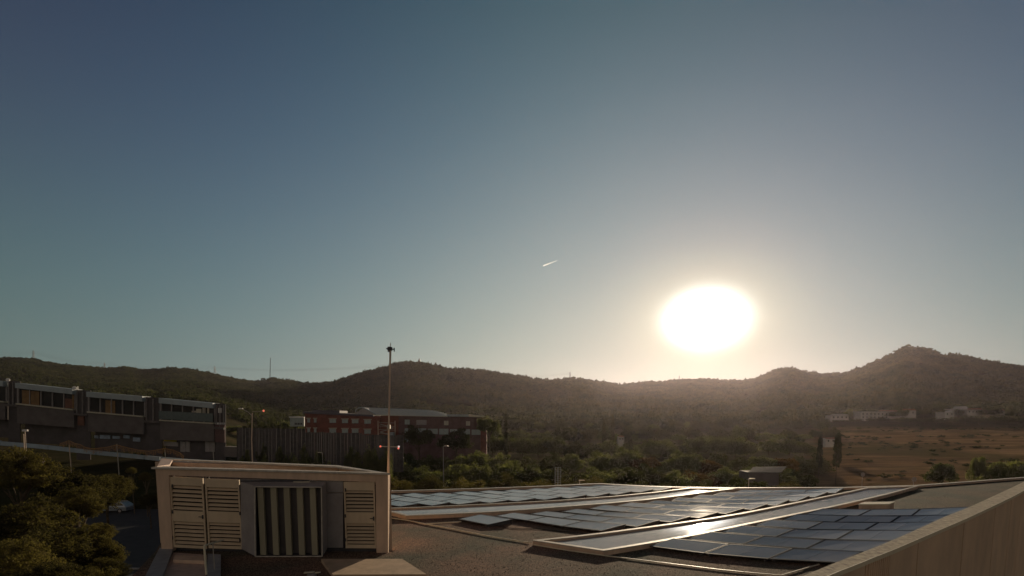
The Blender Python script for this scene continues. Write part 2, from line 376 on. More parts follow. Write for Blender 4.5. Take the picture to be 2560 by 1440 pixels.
def make_ground():
    na, rings = 420, np.concatenate([[0.5], np.geomspace(6, 60, 14), np.linspace(64, 130, 23), np.geomspace(136, 900, 56), np.linspace(915, 1600, 52), np.geomspace(1640, 5200, 14)])
    # denser angles in front
    a1 = np.linspace(-R(62), R(62), 300); a2 = np.linspace(R(62), R(298), 62)[1:-1]
    az = np.concatenate([a1, a2]); na = len(az)
    X = np.outer(rings, np.sin(az)); Y = np.outer(rings, np.cos(az)); Z = terrain(X, Y)
    vs = np.stack([X, Y, Z], -1).reshape(-1, 3); nr = len(rings)
    i, j = np.meshgrid(np.arange(nr - 1), np.arange(na), indexing='ij'); j2 = (j + 1) % na
    f = np.stack([i * na + j, i * na + j2, (i + 1) * na + j2, (i + 1) * na + j], -1).reshape(-1, 4)
    me = bpy.data.meshes.new('ground'); me.from_pydata(vs.tolist(), [], f[:, ::-1].tolist()); me.update()
    for p in me.polygons: p.use_smooth = True
    m = bpy.data.materials.new('ground_soil'); m.use_nodes = True; t = m.node_tree; b = t.nodes['Principled BSDF']; b.inputs['Roughness'].default_value = 0.95
    b.inputs['Specular IOR Level'].default_value = 0.0
    geo = t.nodes.new('ShaderNodeNewGeometry'); P = geo.outputs['Position']
    mp = t.nodes.new('ShaderNodeMapping'); mp.inputs['Scale'].default_value = (0.5, 1.6, 1); mp.inputs['Rotation'].default_value = (0, 0, -0.3); t.links.new(P, mp.inputs[0])
    def nz(vec, sc, det=6):
        n = t.nodes.new('ShaderNodeTexNoise'); n.inputs['Scale'].default_value = sc; n.inputs['Detail'].default_value = det; n.inputs['Roughness'].default_value = 0.7; t.links.new(vec, n.inputs['Vector']); return n.outputs[0]
    def ramp(f, c1, c2, a=0.35, b_=0.65):
        mr = t.nodes.new('ShaderNodeMapRange'); mr.inputs['From Min'].default_value = a; mr.inputs['From Max'].default_value = b_; t.links.new(f, mr.inputs[0])
        mx = t.nodes.new('ShaderNodeMix'); mx.data_type = 'RGBA'; t.links.new(mr.outputs[0], mx.inputs['Factor'])
        for k, c in (('A', c1), ('B', c2)):
            if isinstance(c, tuple): mx.inputs[k].default_value = (*c, 1)
            else: t.links.new(c, mx.inputs[k])
        return mx.outputs['Result']
    streak = nz(mp.outputs[0], 0.09, 8)
    dry = ramp(streak, (0.10, 0.068, 0.040), (0.31, 0.20, 0.11), 0.36, 0.64)
    dry = ramp(nz(P, 0.02, 5), (0.10, 0.085, 0.04), dry, 0.36, 0.5)
    wood = ramp(nz(P, 0.05, 6), (0.03, 0.035, 0.018), (0.075, 0.06, 0.035))
    sx = t.nodes.new('ShaderNodeSeparateXYZ'); t.links.new(P, sx.inputs[0])
    # dry field lies to the right, between 90 and 340 m out; beyond and to the left scrub and woodland floor
    dist = mth(t, 'SQRT', mth(t, 'ADD', mth(t, 'POWER', sx.outputs[0], 2), mth(t, 'POWER', sx.outputs[1], 2)))
    fx = t.nodes.new('ShaderNodeMapRange'); t.links.new(mth(t, 'DIVIDE', sx.outputs[0], mth(t, 'MAXIMUM', sx.outputs[1], 1.0)), fx.inputs[0]); fx.inputs['From Min'].default_value = 0.50; fx.inputs['From Max'].default_value = 0.60
    fd = t.nodes.new('ShaderNodeMapRange'); t.links.new(mth(t, 'ADD', dist, mth(t, 'MULTIPLY', nz(P, 0.02), 60)), fd.inputs[0]); fd.inputs['From Min'].default_value = 390; fd.inputs['From Max'].default_value = 360
    fac = mth(t, 'MULTIPLY', fx.outputs[0], fd.outputs[0])
    mx = t.nodes.new('ShaderNodeMix'); mx.data_type = 'RGBA'; t.links.new(fac, mx.inputs['Factor']); t.links.new(wood, mx.inputs['A']); t.links.new(dry, mx.inputs['B'])
    t.links.new(mx.outputs['Result'], b.inputs['Base Color'])
    bp = t.nodes.new('ShaderNodeBump'); bp.inputs['Strength'].default_value = 0.8; bp.inputs['Distance'].default_value = 1.2
    t.links.new(nz(mp.outputs[0], 0.35, 8), bp.inputs['Height']); t.links.new(bp.outputs[0], b.inputs['Normal'])
    me.materials.append(m)
    o = obj_from('ground', me); tag(o, kind='structure'); return o
make_ground()

# ------------------------------------------------------------------ our roof
def poly_slab(mb, pts, z0, z1):
    n = len(pts)
    mb.add([(p[0], p[1], z0) for p in pts] + [(p[0], p[1], z1) for p in pts],
           [tuple(range(n))[::-1], tuple(range(n, 2 * n))] + [(k, (k + 1) % n, n + (k + 1) % n, n + k) for k in range(n)])
FAR = [(690,1229.5),(970,1228),(1217,1221),(1400,1214),(1492,1209),(1611,1215.5),(1690,1218),(1841,1220),(1980,1219.5),(2112,1219),(2296,1214),(2430,1204),(2560,1194),(2680,1184)]
farp = [atz(px, py, 0.12) for px, py in FAR]
# right parapet line (outer wall) on its top z
WZ = 0.55
WT_up = [(2010,1442),(2040,1429.3),(2098,1405.5),(2162,1381),(2214,1360),(2263,1339),(2310,1317.5),(2361,1294),(2404,1277),(2433,1265),(2470,1248),(2492,1238),(2530,1220),(2560,1205.5)]
WT_lo = [(2066,1441),(2095,1428.5),(2140,1411.5),(2183,1394),(2240,1371.5),(2304,1344),(2360,1320),(2416,1296),(2493,1260),(2530,1242),(2560,1226)]
wu = [atz(px, py, WZ) for px, py in WT_up]; wl_ = [atz(px, py, WZ) for px, py in WT_lo]
def smooth_line(pts, n):
    """resample a polyline to n points"""
    L = [0.0]
    for a, b in zip(pts, pts[1:]): L.append(L[-1] + (b - a).length)
    o = []
    for k in range(n):
        s = L[-1] * k / (n - 1)
        i = max(0, min(len(pts) - 2, next((j for j in range(len(L) - 1) if L[j + 1] >= s), len(pts) - 2)))
        f = (s - L[i]) / max(1e-9, L[i + 1] - L[i]); o.append(pts[i].lerp(pts[i + 1], f))
    return o
def extend(pts, a0, a1):
    d0 = (pts[0] - pts[1]).normalized(); d1 = (pts[-1] - pts[-2]).normalized()
    return [pts[0] + d0 * a0] + list(pts) + [pts[-1] + d1 * a1]
wu = extend(wu, 8, 8); wl_ = extend(wl_, 8, 8)
# slab outline
SLF = atz(403, 1376, 0); SRF = atz(970, 1382, 0)
left_edge = [Vector((-7.6, 9.0, 0)), Vector((-9.2, 12.5, 0)), SLF + Vector((-0.15, 0, 0)), Vector((-12.9, 20.8, 0)), Vector((farp[0].x - .5, farp[0].y - .6, 0))]
outline = left_edge + [Vector((p.x, p.y, 0)) for p in farp] + [Vector((p.x, p.y, 0)) for p in reversed(wu)]
mb = MB(); poly_slab(mb, outline, -0.4, 0.0)
o = mb.build('roof_slab', M['gravel']); tag(o, kind='structure')
# facade under the slab
mb = MB(); cx = sum(p.x for p in outline) / len(outline); cy = sum(p.y for p in outline) / len(outline)
ins = [Vector((p.x + (cx - p.x) * .01, p.y + (cy - p.y) * .01, 0)) for p in outline]
poly_slab(mb, ins, -10.5, -0.402); o = mb.build('facade', M['render']); tag(o, kind='structure')
# stones scattered over the gravel
def stones():
    r = np.random.RandomState(5); vs = []; fs = []
    base = np.array([(1,0,0),(0,1,0),(-1,0,0),(0,-1,0),(0,0,.8)]); fc = [(0,1,4),(1,2,4),(2,3,4),(3,0,4)]
    n = 0
    while n < 16000:
        y = 11.5 + 20 * r.rand() ** 1.7; x = -4 + (y * 0.95 + 4) * r.rand() * 1.0
        # keep on slab: left of the right wall
        i = np.interp(y, [p.y for p in wu], [p.x for p in wu])
        if x > i - 0.4 or x < -3.0: continue
        s = 0.007 + 0.012 * r.rand() ** 2
        a = r.rand() * 6.28; c, sn = math.cos(a), math.sin(a)
        b = base * s * (0.7 + 0.6 * r.rand(5, 3)); b = np.stack([b[:, 0] * c - b[:, 1] * sn, b[:, 0] * sn + b[:, 1] * c, b[:, 2] + .001], 1) + (x, y, 0)
        k = len(vs); vs += b.tolist(); fs += [tuple(k + q for q in f) for f in fc]; n += 1
    me = bpy.data.meshes.new('gravel'); me.from_pydata(vs, [], fs); me.materials.append(mat('loose_stone', (0.36, 0.27, 0.20), 0.9, var=0.5, scale=9, var2=(0.08, .065, .055)))
    tag(obj_from('gravel', me), kind='stuff')
stones()
# far kerb of the roof
mb = MB(); mb2 = MB()
kp = smooth_line([farp[0]] + farp[1:], 60)
def strip_wall(mb, pts, w, z0, z1, side=1):
    """a wall along pts, its width to one side"""
    P = [Vector((p.x, p.y, 0)) for p in pts]; n = len(P); off = []
    for i, p in enumerate(P):
        d = (P[min(i + 1, n - 1)] - P[max(i - 1, 0)]).normalized(); off.append(Vector((-d.y, d.x, 0)) * w * side)
    for i in range(n - 1):
        a, b, c, d = P[i], P[i + 1], P[i + 1] + off[i + 1], P[i] + off[i]
        mb.hexa([(*v.xy, z0) for v in (a, b, c, d)], [(*v.xy, z1) for v in (a, b, c, d)])
k = empty('roof_edge_parapet', (farp[4].x, farp[4].y, 0), 'low pale kerb along the far edge of the gravel roof', 'parapet')
strip_wall(mb, kp, 0.22, 0.0, 0.085); mb.build('kerb_wall', M['render'], k)
strip_wall(mb2, kp, 0.26, 0.086, 0.12); mb2.build('coping', M['coping'], k)

# right parapet wall with coping and precast panels
w = empty('parapet_wall', (wl_[5].x, wl_[5].y, -4), 'tall tan precast wall with speckled coping at lower right of roof', 'parapet wall')
NU = 60
A = smooth_line(wu, NU); B = smooth_line(wl_, NU)
mb = MB()
for i in range(NU - 1):
    a, b, c, d = A[i], B[i], B[i + 1], A[i + 1]
    hs = [WZ - 0.13 + 0.0] * 4
    mb.hexa([(v.x, v.y, WZ - 0.07) for v in (a, b, c, d)], [(v.x, v.y, WZ + (0.03 if v in (a, d) else 0.0)) for v in (a, b, c, d)])
mb.build('coping', M['lichen'], w)
# pale metal drip edge along the outer lip
mb = MB()
for i in range(NU - 1):
    a, b = B[i], B[i + 1]; n_ = Vector(((b - a).y, -(b - a).x, 0)).normalized() * 0.02
    mb.hexa([(*(v).xy, WZ - 0.11) for v in (a, a + n_, b + n_, b)], [(*(v).xy, WZ + 0.006) for v in (a, a + n_, b + n_, b)])
mb.build('drip_edge', M['conduit'], w)
# inner upstand, and the wall face built of panels
mb = MB(); core = []
for i in range(NU - 1):
    a0, b0, b1, a1 = A[i], B[i], B[i + 1], A[i + 1]
    q = [a0.lerp(b0, .15), a0.lerp(b0, .6), a1.lerp(b1, .6), a1.lerp(b1, .15)]
    mb.hexa([(v.x, v.y, -9) for v in q], [(v.x, v.y, WZ - 0.072) for v in q])
mb.build('core', M['void'], w)
face = [a.lerp(b, .85) for a, b in zip(A, B)]; FL = [0]
for a, b in zip(face, face[1:]): FL.append(FL[-1] + (b - a).length)
def face_at(s):
    s = max(0, min(FL[-1] - 1e-6, s)); i = next(j for j in range(len(FL) - 1) if FL[j + 1] > s or j == len(FL) - 2)
    return face[i].lerp(face[i + 1], (s - FL[i]) / (FL[i + 1] - FL[i]))
def s_of_px(px):   # arclength where the face top shows at a column
    best = min(range(2000), key=lambda k: abs((lambda p: W / 2 + FPX * p.x / (p.y * cp + (CAMZ - WZ) * sp) - px)(face_at(FL[-1] * k / 1999))))
    return FL[-1] * best / 1999
seams = [0] + [s_of_px(x) for x in (2092, 2166, 2297, 2412, 2490, 2530, 2556)] + [FL[-1]]
def panel_piece(s0, s1, off, name, m_):
    mb = MB(); k = max(1, int((s1 - s0) / 1.2))
    for j in range(k):
        a = face_at(s0 + (s1 - s0) * j / k); b = face_at(s0 + (s1 - s0) * (j + 1) / k)
        n_ = Vector(((b - a).y, -(b - a).x, 0)).normalized()
        mb.hexa([(*(v).xy, -9) for v in (a - n_ * .12, a + n_ * off, b + n_ * off, b - n_ * .12)], [(*(v).xy, WZ - .115) for v in (a - n_ * .12, a + n_ * off, b + n_ * off, b - n_ * .12)])
    return mb.build(name, m_, w)
rib0, rib1 = s_of_px(2172), s_of_px(2228)
for a, b in zip(seams, seams[1:]):
    if b - a < 0.1: continue
    if a < rib0 < b:
        # ribbed strip inside this panel
        nr_ = 11; mb = MB()
        for j in range(nr_):
            sa = rib0 + (rib1 - rib0) * j / nr_; sb = sa + (rib1 - rib0) / nr_ * .55
            pa, pb = face_at(sa), face_at(sb); n_ = Vector(((pb - pa).y, -(pb - pa).x, 0)).normalized()
            mb.hexa([(*v.xy, -9) for v in (pa - n_ * .05, pa + n_ * .03, pb + n_ * .03, pb - n_ * .05)], [(*v.xy, WZ - .115) for v in (pa - n_ * .05, pa + n_ * .03, pb + n_ * .03, pb - n_ * .05)])
        mb.build('ribbed_panel', M['precast'], w)
        panel_piece(rib0 - .02, rib1 + .02, -0.012, 'panel', M['precast'])
        panel_piece(a + .02, rib0 - .04, 0.0, 'panel', M['precast']); panel_piece(rib1 + .04, b - .02, 0.0, 'panel', M['precast'])
    else: panel_piece(a + .06, b - .06, 0.0, 'panel', M['precast'])

# ------------------------------------------------------------------ skylight strips
def curb(name, label, outer, zt, cw, sheet_z, rib_n):
    """outer: list of corner polylines in px (near edge, right edge, far edge, left edge)"""
    loop = []
    sides = [[atz(px, py, zt) for px, py in s] for s in outer]
    t = empty(name, (sides[0][0].x, sides[0][0].y, 0), label, 'skylight', 'long skylight strips on the roof')
    # inner loop by parallel offset of each side towards the middle
    allp = [p for s in sides for p in s]; c = sum(allp, Vector()) / len(allp)
    corners = [s[0] for s in sides]; nS = 4
    dirs = []
    for s in sides: dirs.append([(s[min(i + 1, len(s) - 1)] - s[max(i - 1, 0)]).normalized() for i in range(len(s))])
    area = sum(a.x * b.y - b.x * a.y for a, b in zip(corners, corners[1:] + corners[:1]))
    sg = 1 if area > 0 else -1
    def ln(d): return Vector((-d.y, d.x, 0)) * sg
    inner = []
    for k in range(nS):
        s = sides[k]; pv = sides[k - 1]; ni = []
        for i, p in enumerate(s):
            if i == 0:
                n1 = ln(dirs[k - 1][-1]); n2 = ln(dirs[k][0]); den = 1 + n1.dot(n2); ni.append(p + (n1 + n2) * cw / max(.25, den))
            elif i == len(s) - 1: ni.append(None)
            else: ni.append(p + ln(dirs[k][i]) * cw)
        inner.append(ni)
    for k in range(nS): inner[k][-1] = inner[(k + 1) % nS][0]
    for k in range(nS):
        s = sides[k]; q = inner[k]; mb = MB(); mbw = MB()
        for i in range(len(s) - 1):
            a, b, c2, d2 = s[i], s[i + 1], q[i + 1], q[i]
            mb.hexa([(v.x, v.y, zt - .03) for v in (a, b, c2, d2)], [(v.x, v.y, zt) for v in (a, b, c2, d2)])
            f = .12
            a, b, c2, d2 = s[i].lerp(q[i], f), s[i + 1].lerp(q[i + 1], f), s[i + 1].lerp(q[i + 1], 1 - f), s[i].lerp(q[i], 1 - f)
            mbw.hexa([(v.x, v.y, 0.002) for v in (a, b, c2, d2)], [(v.x, v.y, zt - .032) for v in (a, b, c2, d2)])
        mb.build('coping', M['coping'], t); mbw.build('curb', M['render'], t)
    # ribbed sheet: many narrow ribs across
    near, rt, far, lf = inner
    rt = smooth_line(rt, rib_n); lf = smooth_line(lf[::-1], rib_n)
    mb = MB(); vs = []; fs = []
    prof = [(0, 0), (.55, 0), (.7, .0035), (.85, .0035)]
    rows = []
    for i in range(rib_n - 1):
        for f, hz in prof:
            a = lf[i].lerp(lf[i + 1], f); b = rt[i].lerp(rt[i + 1], f); rows.append((a, b, hz))
    M_ = 4
    for a, b, hz in rows:
        for j in range(M_ + 1):
            p = a.lerp(b, j / M_); bow = 0.006 * math.sin(math.pi * j / M_); vs.append((p.x, p.y, sheet_z + hz + bow))
    for i in range(len(rows) - 1):
        for j in range(M_): a = i * (M_ + 1) + j; fs.append((a, a + 1, a + M_ + 2, a + M_ + 1))
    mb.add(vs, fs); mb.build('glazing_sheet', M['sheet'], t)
    return t
S2_right = [(1509,1376.5),(1560,1368.5),(1618,1359),(1680,1348.5),(1743,1337),(1800,1325.5),(1854.7,1313.8),(1937,1297),(2009,1282),(2078,1268),(2150,1252),(2220.6,1235.5),(2295.6,1214.7)]
S2_left = [(1329,1350),(1420,1341),(1506,1331),(1600,1318.5),(1700,1305),(1775,1294.5),(1846,1283),(1921.7,1268.5),(1992,1254.5),(2070,1238.5),(2120,1228.5),(2162.5,1219)]
curb('skylight_strip', 'long ribbed skylight strip with bright sun glare, nearest the right parapet', [[(1329,1350),(1420,1363.5),(1509,1376.5)], S2_right, [(2295.6,1214.7),(2230,1216.5),(2162.5,1219)], S2_left[::-1]], 0.17, 0.17, 0.10, 190)
S1_right = [(1015,1289),(1117,1285),(1217.8,1280.2),(1310,1274.5),(1400,1267.3),(1510,1259),(1617.8,1249.2),(1710,1238),(1800,1225.8),(1839,1221.5)]
S1_left = [(930,1270.3),(1050,1267),(1217.8,1259),(1310,1254.5),(1400,1249.6),(1532,1240),(1630,1230.5),(1721,1219.5)]
curb('skylight_strip', 'long grey skylight strip behind the shed corner, between the two far panel arrays', [[(930,1270.3),(970,1277.8),(1015,1289)], S1_right, [(1839,1221.5),(1780,1220.3),(1721,1219.5)], S1_left[::-1]], 0.17, 0.17, 0.10, 120)

# pale conduit lines on the gravel
mb = MB()
l1 = smooth_line([atz(px, py, .03) for px, py in [(950,1291),(1023.6,1301.7),(1061.4,1309.5),(1140,1324),(1217.8,1339.5),(1275,1349),(1325,1357)]], 24)
mb.tube(l1, 0.019, 6)
mb.tube([atz(px, py, .03) for px, py in [(1064,1310),(1108,1306.5),(1154,1304)]], 0.015, 6)
o = mb.build('conduit', M['conduit'], loc=tuple(l1[0])); tag(o, 'thin pale conduit on gravel between shed and front skylight, with a side branch', 'conduit')
mb = MB()
l2 = smooth_line([atz(px, py, .03) for px, py in [(1335,1362),(1420,1376),(1513,1389),(1640,1405),(1794.7,1424),(1880,1432.5),(1952.8,1438.7)]], 24)
mb.tube(l2, 0.019, 6); mb.tube([atz(px, py, .03) for px, py in [(1952.8,1438.7),(2000,1425),(2048,1411)]], 0.019, 6)
o = mb.build('conduit', M['conduit'], loc=tuple(l2[0])); tag(o, 'thin pale conduit bending up beside the lower right panel array', 'conduit')
# walkway joint strip: darker damp gravel patches come from the material

mb = MB(); mb.tube(smooth_line([atz(px, py, .02) for px, py in [(1225,1312),(1290,1322),(1345,1322),(1420,1330),(1480,1334)]], 16), .012, 5)
o = mb.build('cable', M['cable'], loc=tuple(atz(1290, 1322, 0))); tag(o, 'thin black cable lying on gravel in front of the middle array', 'cable')
mb = MB(); mb.tube([atz(972, 1372, .03), atz(992, 1372.5, .03)], .014, 5); o = mb.build('bracket', M['pinkcop'], loc=tuple(atz(980, 1372, 0))); tag(o, 'short reddish bar on gravel at the right foot of the plant room', 'bar')
# pale topped vent box behind the right array
t = empty('roof_vent_box', tuple(atz(2190, 1266, 0)), 'small boxy roof vent with bright cream lid behind the right panel array', 'roof vent')
zt = .32; q = [atz(px, py, zt) for px, py in [(2144.7,1260.4),(2223.4,1259.9),(2238.4,1254),(2162.5,1254.6)]]
mb = MB(); mb.hexa([(v.x, v.y, zt - .04) for v in q], [(v.x, v.y, zt) for v in q]); mb.build('lid', M['conduit'], t)
c = sum(q, Vector()) / 4; qi = [v.lerp(c, .06) for v in q]; mb = MB(); mb.hexa([(v.x, v.y, 0) for v in qi], [(v.x, v.y, zt - .041) for v in qi]); mb.build('body', M['render'], t)

# ------------------------------------------------------------------ solar panels
def quad_piece(q, th, m_, name, parent, inset=0.0):
    c = sum(q, Vector()) / 4; q = [v.lerp(c, inset) for v in q]
    n_ = (q[1] - q[0]).cross(q[3] - q[0]).normalized()
    if n_.z < 0: n_ = -n_
    mb = MB(); mb.hexa([v for v in q], [v + n_ * th for v in q]); return mb.build(name, m_, parent)
def solar_panel(nl, nr, fr, fl, label, group, split):
    c = (nl + nr + fl + fr) / 4
    t = empty('solar_panel', (c.x, c.y, 0), label, 'solar panel', group)
    n_ = (nr - nl).cross(fl - nl).normalized()
    if n_.z < 0: n_ = -n_
    q = [nl, nr, fr, fl]
    # frame: four bars
    mb = MB(); wv = .028
    cc = c; ins = [q[0].lerp(q[3], .05).lerp(q[1].lerp(q[2], .05), .018), q[1].lerp(q[2], .05).lerp(q[0].lerp(q[3], .05), .018), q[2].lerp(q[1], .06).lerp(q[3].lerp(q[0], .06), .018), q[3].lerp(q[0], .06).lerp(q[2].lerp(q[1], .06), .018)]
    for i in range(4):
        a, b, b2, a2 = q[i], q[(i + 1) % 4], ins[(i + 1) % 4], ins[i]
        mb.hexa([v - n_ * .03 for v in (a, b, b2, a2)], [v + n_ * .004 for v in (a, b, b2, a2)])
    mb.build('frame', M['frame_dark'], t)
    if split:
        # a module of two half fields with a fine gap between them
        for f0, f1 in ((0.0, .4975), (.5025, 1.0)):
            qq = [ins[0].lerp(ins[1], f0), ins[0].lerp(ins[1], f1), ins[3].lerp(ins[2], f1), ins[3].lerp(ins[2], f0)]
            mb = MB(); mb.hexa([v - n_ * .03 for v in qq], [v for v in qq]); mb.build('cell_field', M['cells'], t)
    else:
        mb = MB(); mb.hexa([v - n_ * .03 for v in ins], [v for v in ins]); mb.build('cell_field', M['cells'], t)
    # mounting: ballast foot near, riser far
    for f in (.06, .94):
        mb = MB()
        a = nl.lerp(nr, f).lerp(fl.lerp(fr, f), .04); b = fl.lerp(fr, f).lerp(nl.lerp(nr, f), .04)
        A0 = Vector((a.x, a.y, .004)); B0 = Vector((b.x, b.y, .004)); d_ = (nr - nl).normalized() * .02
        mb.hexa([A0 - d_, A0 + d_, B0 + d_, B0 - d_], [a - d_ - n_ * .032, a + d_ - n_ * .032, b + d_ - n_ * .032, b - d_ - n_ * .032])
        mb.build('mount', M['mount'], t)
    a, b = fl.lerp(nl, .05), fr.lerp(nr, .05); d_ = Vector((.0, .012, 0)); mb = MB()
    mb.hexa([(a.x, a.y, .004), (b.x, b.y, .004), (b.x, b.y + .012, .004), (a.x, a.y + .012, .004)], [a - n_ * .032, b - n_ * .032, b + d_ - n_ * .032, a + d_ - n_ * .032]); mb.build('rear_plate', M['mount'], t)
    return t
M['frame_dark'] = mat('module_frame', (0.055, 0.05, 0.05), 0.6, metal=0.1, var=0.1)
ORD = ['first', 'second', 'third', 'fourth', 'fifth', 'sixth', 'seventh', 'eighth', 'ninth', 'tenth', 'eleventh', 'twelfth']
def field(rows, arr, group, split, znear=.11, rise=(.125, .24)):
    prev = None
    for ri, (near, far) in enumerate(rows):
        n = [atz(px, py, znear) for px, py in near]
        # depth of a row along y from the spacing of the array
        fy = [v.y + .60 for v in n]
        f = []
        for (px, py), y in zip(far, fy):
            p = aty(px, py, y)
            z = min(max(p.z, znear + rise[0]), znear + rise[1])
            if abs(z - p.z) > 1e-6: p = atz(px, py, z) if z > 0 else p
            p.z += rnd.uniform(-.006, .006); f.append(p)
        for k in range(len(n) - 1):
            g = .010
            a, b, c, d = n[k].lerp(n[k + 1], g), n[k].lerp(n[k + 1], 1 - g), f[k].lerp(f[k + 1], 1 - g), f[k].lerp(f[k + 1], g)
            row = 'nearest row' if ri == 0 else ('farthest row' if ri == len(rows) - 1 else ORD[ri] + ' row from front')
            lab = '%s solar panel from left in the %s of the %s array' % (ORD[k], row, arr)
            solar_panel(a, b, c, d, lab, group, split)
C_rows = [
 ([(1623,1365),(1760,1383),(1921,1397),(2098,1406.6)], [(1682,1345.5),(1824,1359),(1984,1371),(2160,1378)]),
 ([(1714,1348),(1857,1360.5),(2016,1371.6),(2182,1382)], [(1776,1329.5),(1911,1340),(2063,1349),(2230,1352)]),
 ([(1800,1330),(1940,1341.6),(2091,1349),(2247,1352.5)], [(1853,1313),(1987,1322.7),(2134.5,1325),(2294,1324.5)]),
 ([(1884,1314),(2016,1323),(2163,1325),(2308,1326.5)], [(1928.6,1299),(2058,1305),(2196,1306),(2349,1303.5)]),
 ([(1954,1300),(2087,1305),(2226,1306),(2363,1307)], [(1992,1285),(2119,1289.5),(2251,1290),(2393,1286)]),
 ([(2010,1286),(2145.6,1289.5),(2280,1289),(2405,1287)], [(2056,1271.6),(2180,1273),(2302,1272),(2433.5,1266.5)])]
B_rows = [
 ([(1236.7,1289.7),(1317.5,1301),(1406.5,1315.5),(1504.5,1327)], [(1285,1280.8),(1365.6,1291.4),(1458,1302.6),(1566,1311)]),
 ([(1324.4,1284.5),(1406.4,1295),(1501,1305),(1592,1316.7)], [(1365.6,1277.3),(1444,1286),(1540.5,1294),(1650.5,1300)]),
 ([(1403,1279),(1489,1288),(1583.4,1295),(1676,1305.5)], [(1440.8,1271.6),(1518,1279.4),(1616,1284.5),(1727.8,1290.5)]),
 ([(1471.7,1272),(1557.7,1279.4),(1657.4,1285.4),(1748.4,1295)], [(1509.5,1262),(1590,1270),(1686.6,1275),(1798,1280)]),
 ([(1542,1264),(1633,1270.5),(1724.4,1275.4),(1815,1284.5)], [(1576.6,1256),(1662.5,1262),(1757,1266),(1862.4,1270.4)]),
 ([(1614.4,1257.5),(1702,1262.5),(1791,1266.8),(1878.8,1274)], [(1638.5,1251),(1727,1255.8),(1814,1258.5),(1921.7,1259.5)]),
 ([(1678,1251.5),(1766,1256),(1853,1258.5),(1940.6,1264)], [(1695,1244.2),(1783,1248.5),(1872,1249.3),(1975,1248.8)]),
 ([(1729,1245.5),(1818,1248),(1906,1249.3),(1992,1253.6)], [(1750,1237.3),(1838,1240),(1927,1239.8),(2025.7,1239)]),
 ([(1782.5,1237.3),(1873.6,1238.9),(1961,1239.3),(2037,1243.3)], [(1803,1230.4),(1890.8,1232),(1978,1231.8),(2073,1229.5)]),
 ([(1837.5,1231),(1924,1231.5),(2011,1231.2),(2088.5,1233)], [(1853,1224.5),(1935,1224.7),(2020,1223.5),(2111.6,1219.6)])]
A_nr = [(1001,1266.5),(1080,1264.3),(1145.6,1261.3),(1224.7,1257.4),(1291.7,1253.6),(1362.2,1249.8),(1423.6,1245.9),(1485.5,1241.2),(1542.2,1236.4),(1600.6,1230.9),(1648.8,1226.4)]
A_fr = [(1049.4,1259),(1126.7,1256.2),(1202.3,1253.6),(1274.5,1250.2),(1340,1245.9),(1406.4,1241.6),(1468.3,1237.3),(1525.9,1232.6),(1580.9,1228.2),(1634.2,1223),(1683,1217.8)]
A_nl = [(852,1243),(925,1240),(999.5,1237.4),(1066.6,1236.4),(1126.7,1232.5),(1192,1229.9),(1255.6,1228),(1310.6,1225.2),(1364,1222),(1422,1217.8),(1471.7,1215.4)]
A_fl = [(893,1237),(967,1234),(1034,1232),(1101,1231),(1162.8,1227.5),(1223,1225.2),(1281.4,1223),(1338,1220.3),(1392,1217),(1440.8,1214.4),(1490.6,1212)]
def lerp2(a, b, f): return (a[0] + (b[0] - a[0]) * f, a[1] + (b[1] - a[1]) * f)
A_rows = []
for nr, fr, nl, fl in zip(A_nr, A_fr, A_nl, A_fl):
    A_rows.append(([lerp2(nl, nr, k / 3) for k in (0, .97, 1.97, 3)], [lerp2(fl, fr, k / 3) for k in (0, .97, 1.97, 3)]))
field(C_rows, 'right-hand', 'solar panels of the right-hand array', True, rise=(.11, .135))
field(B_rows, 'middle', 'solar panels of the middle array', False, rise=(.070, .085))
field(A_rows, 'far', 'solar panels of the far array', False, rise=(.055, .068))
q = [atz(px, py, z) for px, py, z in [(1145.6,1297.4,.11),(1219.5,1312,.11),(1283,1297.9,.20),(1202,1285.4,.20)]]
solar_panel(q[0], q[1], q[2], q[3], 'single bluish solar panel standing apart at the left end of the middle array', 'solar panels of the middle array', False)

# ------------------------------------------------------------------ plant room shed
YF = SRF.y
def F(px, py, dy=0.0):   # point on the shed's front plane
    return aty(px, py, YF + dy)
shed = empty('plant_room', (F(690, 1380).x, YF, 0), 'beige rooftop plant room with louvred doors and a projecting baffle hood', 'plant room')
TL, TR = F(386, 1172), F(971, 1187)
TL.z = max(TL.z, 0)
topz = lambda x: TL.z + (TR.z - TL.z) * (x - TL.x) / (TR.x - TL.x)
backd = Vector((-1.75, 2.75, 0))
def fp(px0, px1, py0, py1, d0, d1, m_, name, parent=shed, mb=None):
    """block on the front plane between two columns and two rows, from depth d0 to d1 (towards the camera is negative)"""
    a = F(px0, py1); b = F(px1, py1); c = F(px1, py0); d = F(px0, py0)
    own = mb is None
    if own: mb = MB()
    mb.hexa([(a.x, YF + d0, a.z), (b.x, YF + d0, b.z), (b.x, YF + d1, b.z), (a.x, YF + d1, a.z)], [(d.x, YF + d0, d.z), (c.x, YF + d0, c.z), (c.x, YF + d1, c.z), (d.x, YF + d1, d.z)])
    if own: return mb.build(name, m_, parent)
